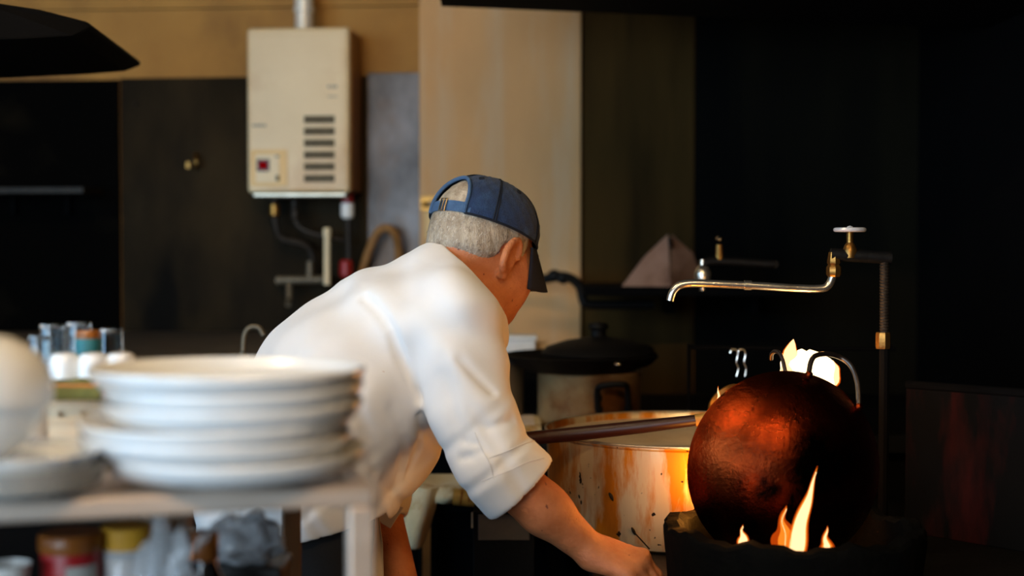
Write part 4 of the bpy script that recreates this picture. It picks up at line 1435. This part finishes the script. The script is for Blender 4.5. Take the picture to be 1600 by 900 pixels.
# right hand: palm from rays, five fingers curled on the ring edge
hd = A3(at(1000, 890, 2.20)) - WR
hd /= np.linalg.norm(hd)
hs = np.array([.10, -.86, -.38])           # towards the little finger (nearer the camera)
hs -= hd * (hs @ hd)
hs /= np.linalg.norm(hs)
hn = np.cross(hd, hs)
if hn[2] < 0:
    hn = -hn
lens = [(.074, .036, .024, .020), (.078, .040, .026, .021), (.074, .037, .024, .020), (.066, .029, .020, .018)]
for i, (pl, l1, l2, l3) in enumerate(lens):
    o_ = (i - 1.5) * .0195
    st0 = WR + hs * o_ * .62 + hd * .004
    kn = WR + hd * pl + hs * o_ * 1.05 + hn * (.006 - .002 * abs(i - 1.3))
    B.cap(st0, kn, .0165, .0125, .018)
    b1 = kn + hd * l1 * .80 - hn * l1 * .60
    b2 = b1 + hd * l2 * .25 - hn * l2 * .97 * .3
    b3 = b2 - hd * l3 * .35 - hn * l3 * .3
    B.cap(kn, b1, .0105, .0092, .006)
    B.cap(b1, b2, .0092, .0085, .004)
    B.cap(b2, b3, .0085, .0075, .004)
    B.cap(kn, kn + hn * .001, .0118, .0118, .006)
t0 = WR - hs * .020 + hd * .018
t1 = t0 - hs * .026 + hd * .030 - hn * .008
t2 = t1 - hs * .006 + hd * .030 - hn * .006
B.cap(t0, t1, .0160, .0120, .012)
B.cap(t1, t2, .0115, .0090, .006)
# tendons
for i in range(3):
    o_ = (i - 1.0) * .017
    B.cap(WR + hs * o_ * .5 + hn * .013 + hd * .02, WR + hd * .066 + hs * o_ * 1.1 + hn * .012, .0028, .0032, .010)
# left arm hanging on the far side, hand braced on the bench front
B.chain([SL, EL, WL], [.050, .042, .030], .03)
ld_ = np.array([.30, .05, -.95]); ld_ /= np.linalg.norm(ld_)
ls_ = np.array([.6, -.75, .15]); ls_ -= ld_ * (ls_ @ ld_); ls_ /= np.linalg.norm(ls_)
for i in range(4):
    o_ = (i - 1.5) * .0195
    kn = WL + ld_ * .07 + ls_ * o_
    B.cap(WL + ls_ * o_ * .6, kn, .016, .0125, .018)
B.F[:, :, :] = B.F
V, Q = B.mesh('body')
body = field_obj('body', V, Q, M['skin'], person)
body['label'] = 'weathered tanned skin of face, neck and forearms'
for s in (-1, 1):
    e = MB().ball(Vector(hl(.080, s * .031, -.010)), .0118, 14).build('eye', M['eye'], person)
    MB().ball(Vector(hl(.0895, s * .031, -.0115)), .0042, 10).build('iris', M['iris'], e)
    MB().tube([Vector(hl(.093, s * .044, .013)), Vector(hl(.097, s * .030, .017)), Vector(hl(.098, s * .016, .013))], .003, 6).build('eyebrow', M['hair'], person)

# --- short grey hair below the cap
hc = hl(-.03, 0, 0)
Hf = Field(hc - .13, hc + .13, .003)
P = Hf.grid()
q = (P - HP.astype(np.float32)) @ HA.T.astype(np.float32)
ce = np.array([-.010, 0, .018], np.float32)
r_ = np.array([.097, .075, .092], np.float32)
qq = q - ce
k0 = np.linalg.norm(qq / r_, axis=-1)
d1 = k0 * (k0 - 1) / (np.linalg.norm(qq / (r_ * r_), axis=-1) + 1e-6)
# nape: skin of the neck near the skull
a_, b_ = np.array([-.040, 0, -.040], np.float32), ((NB - HP) @ HA.T).astype(np.float32)
ab = b_ - a_
t = np.clip(((q - a_) @ ab) / (ab @ ab), 0, 1)
d2 = np.linalg.norm(q - a_ - t[..., None] * ab, axis=-1) - (.054 + .006 * t)
h = np.maximum(.035 - np.abs(d1 - d2), 0) / .035
d = np.minimum(d1, d2) - h * h * .035 * .25
f_, y_, u_ = q[..., 0], np.abs(q[..., 1]), q[..., 2]
low = -.050 + .024 * sstep(f_, -.06, .0) + .003 * np.sin(60 * q[..., 1])
mk = sstep(u_, low, low + .022)
mk = mk * (1 - sstep(f_, .030, .044))
# clear around the ears, leaving the sideburn in front
ear = ((f_ + .008) / .022) ** 2 + ((u_ + .030) / .034) ** 2
mk = mk * np.where((f_ > -.02), sstep(u_, -.012, .004) + (1 - sstep(u_, -.012, .004)) * sstep(f_, .012, .018) * sstep(u_, -.045, -.035), sstep(ear, .85, 1.25))
nz_ = np.sin(260 * q[..., 1] + 40 * f_) * np.sin(190 * f_ + 130 * u_) * .0006
Hf.F = (d + .0035 - .0095 * mk - nz_ * mk).astype(np.float32)
V, Q = Hf.mesh('hair')
hair = field_obj('hair', V, Q, M['hair'], person)
hair['label'] = 'short cropped grey hair'
# strands on the hair surface
Lq = (V - HP) @ HA.T
sel = rng.integers(0, len(Q), 9000)
tri = V[Q[sel]]
w = rng.dirichlet(np.ones(4), 9000)
pts = (tri * w[:, :, None]).sum(1)
nrm = np.cross(tri[:, 1] - tri[:, 0], tri[:, 2] - tri[:, 0])
nrm /= np.linalg.norm(nrm, axis=1)[:, None] + 1e-9
loc = (pts - HP) @ HA.T
nl = nrm @ HA.T
outw = (loc * nl).sum(1)
keep = (outw > 0) & (loc[:, 2] < .04)
pts, nrm = pts[keep], nrm[keep]
grow = -hu * .85 - hf * .25
g = grow[None, :] + rng.normal(0, .22, (len(pts), 3))
g -= nrm * (g * nrm).sum(1)[:, None]
g /= np.linalg.norm(g, axis=1)[:, None] + 1e-9
side = np.cross(g, nrm)
ln = rng.uniform(.007, .014, len(pts))[:, None]
A_ = pts - side * .0005 - nrm * .0006
B_ = pts + side * .0005 - nrm * .0006
C_ = pts + g * ln + nrm * rng.uniform(.0006, .0022, len(pts))[:, None]
VV = np.concatenate([A_, B_, C_]) - np.array(WPOS[person.name])
n_ = len(pts)
me = bpy.data.meshes.new('hair_strands')
me.from_pydata(VV.tolist(), [], [(i, n_ + i, 2 * n_ + i) for i in range(n_)])
o = link_mesh('hair_strands', me, M['hair_strand'], person)
o['kind'] = 'stuff'

# --- cap
CC, CRD = np.array([-.008, 0, .030]), np.array([.1075, .0875, .086])


def dome(th, ph, ex=0.0):
    r = CRD + ex
    # a little squarer than an ellipsoid
    cp, sp2 = math.cos(ph), math.sin(ph)
    cp = cp ** .86
    return hl(CC[0] + r[0] * cp * math.cos(th), CC[1] + r[1] * cp * math.sin(th), CC[2] + r[2] * sp2)


PH0 = -.10
OW, PHS, OH = .50, .16, .66
NT, NP_ = 168, 44
vs, fs = [], []
for j in range(NP_ + 1):
    ph = PH0 + (math.pi / 2 - PH0) * j / NP_
    for i in range(NT):
        vs.append(dome(2 * math.pi * i / NT, ph, .0008 * math.sin(i * .9) * math.sin(j * .7)))
for j in range(NP_):
    for i in range(NT):
        th = 2 * math.pi * (i + .5) / NT
        ph = PH0 + (math.pi / 2 - PH0) * (j + .5) / NP_
        dth = abs(th - math.pi)
        if (ph < PHS and dth < OW) or (ph >= PHS and (dth / OW) ** 2 + ((ph - PHS) / OH) ** 2 < 1):
            continue
        fs.append((j * NT + i, j * NT + (i + 1) % NT, (j + 1) * NT + (i + 1) % NT, (j + 1) * NT + i))
cap = MB().add(vs, fs).build('cap', M['denim'], person, angle=80)
cap['label'] = 'faded navy blue baseball cap'
sl = cap.modifiers.new('thick', 'SOLIDIFY'); sl.thickness = .0022; sl.offset = 1
arch = [Vector(dome(math.pi + OW * s, PH0 + (PHS - PH0) * k / 4, .0006)) for s in (-1,) for k in range(4)]
arch += [Vector(dome(math.pi - OW * math.cos(t), PHS + OH * math.sin(t), .0006)) for t in np.linspace(0, math.pi, 22)]
arch += [Vector(dome(math.pi + OW, PHS - (PHS - PH0) * k / 4, .0006)) for k in range(1, 5)]
MB().tube(arch, .0034, 8).build('binding', M['denim_light'], cap)
# strap across the opening with slider buckle
def strip(th0, th1, ph0, ph1, ex, nm, m, parent, n=24, thick=.002):
    vs, fs = [], []
    for i in range(n + 1):
        th = th0 + (th1 - th0) * i / n
        for e in (ex, ex + thick):
            for p_ in (ph0, ph1):
                vs.append(dome(th, p_, e))
    for i in range(n):
        k = i * 4
        fs += [(k + 2, k + 6, k + 7, k + 3), (k, k + 1, k + 5, k + 4), (k + 1, k + 3, k + 7, k + 5), (k, k + 4, k + 6, k + 2)]
    fs += [(0, 2, 3, 1), (n * 4, n * 4 + 1, n * 4 + 3, n * 4 + 2)]
    return MB().add(vs, fs).build(nm, m, parent)


strp = strip(math.pi - OW - .1, math.pi + OW + .1, PH0 + .005, PHS - .04, -.002, 'strap', M['denim_light'], cap)
bk = [Vector(dome(math.pi + d_, p_, .003)) for d_, p_ in ((.06, PH0 - .012), (.06, PHS - .02), (-.09, PHS - .02), (-.09, PH0 - .012))]
MB().tube(bk, .0014, 6, closed=True).build('buckle', M['pewter'], strp)
MB().tube([Vector(dome(math.pi - .015, PH0 - .012, .003)), Vector(dome(math.pi - .015, PHS - .02, .003))], .0012, 6).build('buckle_bar', M['pewter'], strp)
for k in range(6):
    th = math.pi * k / 3
    p0 = PH0 if k != 3 else PHS + OH + .02
    for dt in (-.022, .022):
        MB().tube([Vector(dome(th + dt * (1 - .6 * j / 24), p0 + (math.pi / 2 - .02 - p0) * j / 24, .0003)) for j in range(25)], .0014, 6).build('seam', M['denim_dark'], cap)
    e = Vector(dome(th + math.pi / 6, .86, .0004))
    nn = (e - Vector(hl(*CC))).normalized()
    MB().lathe([(.001, .0012), (.0036, .0014), (.0050, .0012), (.0050, -.002)], e, 14, R=axis_frame(nn)).build('eyelet', M['denim_dark'], cap)
MB().ball(Vector(dome(0, math.pi / 2, .001)), .006, 12).build('button', M['denim'], cap)
# sweat band edge and peak
MB().tube([Vector(dome(th, PH0, .0002)) for th in np.linspace(-(math.pi - OW), math.pi - OW, 70)], .0020, 6).build('hem', M['denim_dark'], cap)
vs, fs = [], []
na, nw = 40, 14
for i in range(na + 1):
    th = -1.12 + 2.24 * i / na
    b0 = np.array([CC[0] + CRD[0] * math.cos(th) * .995, CC[1] + CRD[1] * math.sin(th) * .995, CC[2] + CRD[2] * math.sin(PH0)])
    ext = .064 * max(0.0, math.cos(th * 1.30)) ** .55
    for j in range(nw + 1):
        w_ = j / nw
        y = b0[1] * (1 - .05 * w_)
        fwd = b0[0] + ext * w_
        drop = -.040 * w_ - .034 * (abs(y) / .08) ** 2 * (.35 + .65 * w_) * (1 if ext > 0 else 0) - .012 * w_ * w_
        vs.append(hl(fwd, y, b0[2] + drop))
for i in range(na):
    for j in range(nw):
        a = i * (nw + 1) + j
        fs.append((a, a + 1, a + nw + 2, a + nw + 1))
pk_ = MB().add(vs, fs).build('peak', M['peak'], cap, angle=80)
sl = pk_.modifiers.new('thick', 'SOLIDIFY'); sl.thickness = .0035; sl.offset = 0

# --- white shirt: hollow shell around the body
S = Field((-.64, 2.02, .77), (.08, 2.80, 1.31), .0036)
for s, w_ in ((0, 1.0), (.075, .97), (-.075, .97)):
    o_ = RV * s
    S.chain([C0 + o_, C1 + o_, C2 + o_, C3 + o_ * .9], [.128 * w_, .120 * w_, .116 * w_, .096 * w_], .05)
S.cap(C3, NB, .085, .070, .05)
S.cap(SL, C3, .075, .10, .05)
S.cap(C3, SR, .09, .078, .05)
# skirt of the shirt over the hips
S.cap(C0, A3(at(452, 800, 2.30)), .125, .15, .05)
S.cap(C0 + RV * .05, A3(at(462, 800, 2.24)), .11, .13, .05)
# loose front hanging below the belly
S.cap(A3(at(548, 668, 2.36)), A3(at(622, 655, 2.40)), .120, .085, .05)
S.cap(A3(at(560, 700, 2.34)), A3(at(632, 690, 2.39)), .075, .050, .05)
S.cap(A3(at(590, 735, 2.35)), A3(at(625, 735, 2.37)), .050, .035, .05)
S.cap(A3(at(500, 745, 2.30)), A3(at(585, 735, 2.34)), .085, .055, .05)
# left sleeve
S.cap(SL, EL, .078, .060, .03)
S.cap(EL, EL + (WL - EL) * .30, .056, .046, .02)
# right sleeve with rolled cuff
S.cap(SR, MR, .080, .068, .010)
S.cap(MR, ER, .068, .066, .02)
CE = ER + (FM - ER) * .50
cd = FM - ER
cd /= np.linalg.norm(cd)
S.cap(ER - cd * .006, CE + cd * .035, .064, .056, .012)
S.cap(ER + cd * .004, CE + cd * .035, .0700, .0620, .004)
P = S.grid()
# folds and drape
fold = np.zeros(P.shape[:3], np.float32)
for (dx, dy, dz, ph_, am) in ((34, 10, 22, .3, .0026), (20, -14, 44, 1.1, .0022), (58, 22, -30, 2.2, .0013), (-26, 30, 50, .7, .0018), (80, -30, 52, 1.9, .0008)):
    fold += am * np.sin(P[..., 0] * dx + P[..., 1] * dy + P[..., 2] * dz + ph_ + 1.3 * np.sin(P[..., 2] * 17 + P[..., 0] * 9))
# sharper drag folds running from the armpit over the sleeve to the elbow
w_ = (P - SR) @ (ER - SR) / ((ER - SR) @ (ER - SR))
fold += .004 * np.maximum(0, np.sin(P[..., 0] * 60 - P[..., 2] * 70 + 1.0)) ** 3 * sstep(w_, .45, .95)
fold += .0045 * np.maximum(0, np.sin(P[..., 0] * 55 + P[..., 2] * 34 + .6)) ** 4 * sstep(-P[..., 2], -1.10, -.98)
S.F += fold
DENT = np.zeros_like(S.F)
WIDE = np.zeros_like(S.F)


def crease(pix, depth, width):
    global S
    pts_ = []
    for p in smooth_path([Vector((x, y, 0)) for x, y in pix], 6):
        d_ = A3(at(p.x, p.y, 1.0)) - A3(EYE)
        ds = np.arange(2.02, 2.75, .002)
        q_ = A3(EYE) + d_[None, :] * ds[:, None]
        ii = np.clip(np.round((q_ - S.lo) / S.h).astype(int), 0, S.n - 1)
        f__ = S.F[ii[:, 0], ii[:, 1], ii[:, 2]]
        k_ = np.argmax(f__ < 0)
        if f__[k_] < 0:
            pts_.append(q_[k_])
    pts_ = np.array(pts_)
    sl_, G = S._sl(pts_.min(0) - 6 * width, pts_.max(0) + 6 * width)
    best = np.full(G.shape[:3], 9.0, np.float32)
    for a_, b_ in zip(pts_[:-1], pts_[1:]):
        ab_ = b_ - a_
        q_ = G - a_.astype(np.float32)
        t_ = np.clip((q_ @ ab_) / max(1e-9, ab_ @ ab_), 0, 1)
        best = np.minimum(best, np.linalg.norm(q_ - t_[..., None] * ab_, axis=-1))
    DENT[sl_] = np.maximum(DENT[sl_], depth * np.exp(-(best / width) ** 2))
    WIDE[sl_] = np.maximum(WIDE[sl_], .016 * np.exp(-(best / (2.6 * width)) ** 2))


crease([(570, 465), (592, 486), (610, 514), (622, 545), (636, 582), (654, 622)], .012, .008)
crease([(720, 562), (742, 586), (768, 612)], .005, .008)
crease([(722, 716), (738, 712), (752, 704)], .007, .007)
crease([(728, 690), (746, 694), (764, 708)], .005, .006)
crease([(690, 560), (704, 610), (712, 660)], .003, .012)
crease([(560, 640), (578, 690), (586, 740)], .006, .012)
crease([(612, 640), (628, 690), (624, 745)], .007, .010)
crease([(655, 650), (655, 690), (640, 735)], .006, .008)
crease([(470, 560), (520, 600), (556, 612)], .004, .012)
crease([(800, 655), (780, 664), (760, 668)], .006, .007)
SH = .0075
S.F = np.maximum(S.F + DENT, -(S.F + SH + WIDE))
# openings: neckline, rolled cuff, far cuff, hem
npl = np.array([.74, .12, .63]); npl /= np.linalg.norm(npl)
np0 = A3(at(737, 441, 2.47))
m_ = np.linalg.norm(P - np0, axis=-1) < .16
S.F = np.where(m_, np.maximum(S.F, (P - np0) @ npl), S.F)
m_ = np.linalg.norm(P - CE, axis=-1) < .11
S.F = np.where(m_, np.maximum(S.F, (P - CE) @ cd), S.F)
le = EL + (WL - EL) * .27
ln_ = (WL - EL) / np.linalg.norm(WL - EL)
m_ = np.linalg.norm(P - le, axis=-1) < .075
S.F = np.where(m_, np.maximum(S.F, (P - le) @ ln_), S.F)
hz0 = A3(at(380, 838, 2.28))
hn_ = np.array([.20, 0, -1.0]); hn_ /= np.linalg.norm(hn_)
m_ = (P[..., 0] < -.20) & (P[..., 1] < 2.51)
S.F = np.where(m_, np.maximum(S.F, (P - hz0) @ hn_), S.F)
S.F = S.F.astype(np.float32)
V, Q = S.mesh('shirt')
shirt = field_obj('shirt', V, Q, M['shirt'], person)
shirt['label'] = 'loose white cotton work shirt with rolled sleeves'
from mathutils.bvhtree import BVHTree
bvh = BVHTree.FromPolygons([tuple(v) for v in V], [tuple(int(i) for i in q_) for q_ in Q])


def stitch(name, pix, m, r=.0011, per=8):
    P_ = smooth_path([Vector((x, y, 0)) for x, y in pix], per)
    out = []
    for p in P_:
        d_ = (at(p.x, p.y, 1.0) - EYE).normalized()
        hit = bvh.ray_cast(EYE, d_)
        if hit[0] is not None:
            out.append(hit[0] + hit[1] * .0002)
    if len(out) > 2:
        MB().tube(out, r, 6).build(name, m, shirt)


M['thread'] = mat('thread', (226, 223, 221), (218, 214, 212), scale=60, rough=.9)
stitch('cuff_slit', [(742, 676), (752, 700), (764, 722), (772, 748)], M['thread'])
stitch('cuff_seam', [(764, 716), (790, 706), (818, 694), (838, 688)], M['thread'])
stitch('cuff_seam', [(752, 752), (790, 738), (825, 722), (850, 716)], M['thread'], .0008)
# cuff details
cf = Vector(A3(at(603, 797, 2.485)))
fl = [at(580, 796, 2.48), at(612, 785, 2.48), at(631, 793, 2.48), at(610, 826, 2.48), at(596, 818, 2.48)]
mb = MB().add(fl + [p + Vector((0, .004, 0)) for p in fl], [(0, 1, 2, 3, 4), (9, 8, 7, 6, 5)] + [(i, 5 + i, 5 + (i + 1) % 5, (i + 1) % 5) for i in range(5)])
cuff = mb.build('cuff_flap', M['shirt'], person, bevel=.001)
MB().ball(at(607, 790, 2.475), (.0075, .003, .0075), 14).build('button', M['white_plastic'], cuff)
fl = [at(757, 786, 2.16), at(788, 774, 2.16), at(800, 780, 2.17), at(781, 792, 2.17), at(762, 802, 2.17)]
mb = MB().add(fl + [p + Vector((0, .004, 0)) for p in fl], [(0, 1, 2, 3, 4), (9, 8, 7, 6, 5)] + [(i, 5 + i, 5 + (i + 1) % 5, (i + 1) % 5) for i in range(5)])
mb.build('cuff_tab', M['shirt'], person, bevel=.001)

# --- black trousers and shoes
T = Field((-.66, 2.0, .03), (-.1, 2.72, 1.02), .008)
T.cap(C0 - RV * .05, C0 + RV * .05, .125, .125, .05)
for s, ft_ in ((-1, feet[1]), (1, feet[0])):
    hip = C0 + RV * s * .085 - np.array([0, 0, .06])
    kn = np.array([hip[0] + .045, hip[1] + .01, .50])
    an = np.array([hip[0] + .0, hip[1] + .0, .06])
    T.chain([hip, kn, an], [.105, .078, .062], .04)
    sh = MB()
    c = Vector((an[0] + .06, an[1] + .02, .0))
    d_ = Vector((math.cos(aa), math.sin(aa), 0))
    pr = []
    mb = MB().ball(c + Vector((0, 0, .04)), (.135, .05, .05), 20, R=Matrix.Rotation(aa, 3, 'Z'))
    for v in mb.v:
        v.z = max(v.z, .0)
    mb.build('shoe', M['shoe'], person)
T.F = (T.F + .004 * np.sin(T.grid()[..., 2] * 40 + 2)).astype(np.float32)
V, Q = T.mesh('trousers')
field_obj('trousers', V, Q, M['trousers'], person)
# apron edge hanging beside the rack
ap = [at(576, 792, 2.36), at(590, 792, 2.36), at(598, 850, 2.36), at(600, 930, 2.36), at(600, 1100, 2.36), at(560, 1100, 2.34), at(560, 850, 2.34)]
n = len(ap)
mb = MB().add(ap + [p + Vector((0, .004, 0)) for p in ap], [tuple(range(n)), tuple(reversed(range(n, 2 * n)))] + [(i, n + i, n + (i + 1) % n, (i + 1) % n) for i in range(n)])
mb.build('apron', M['apron'], person, smooth=False)
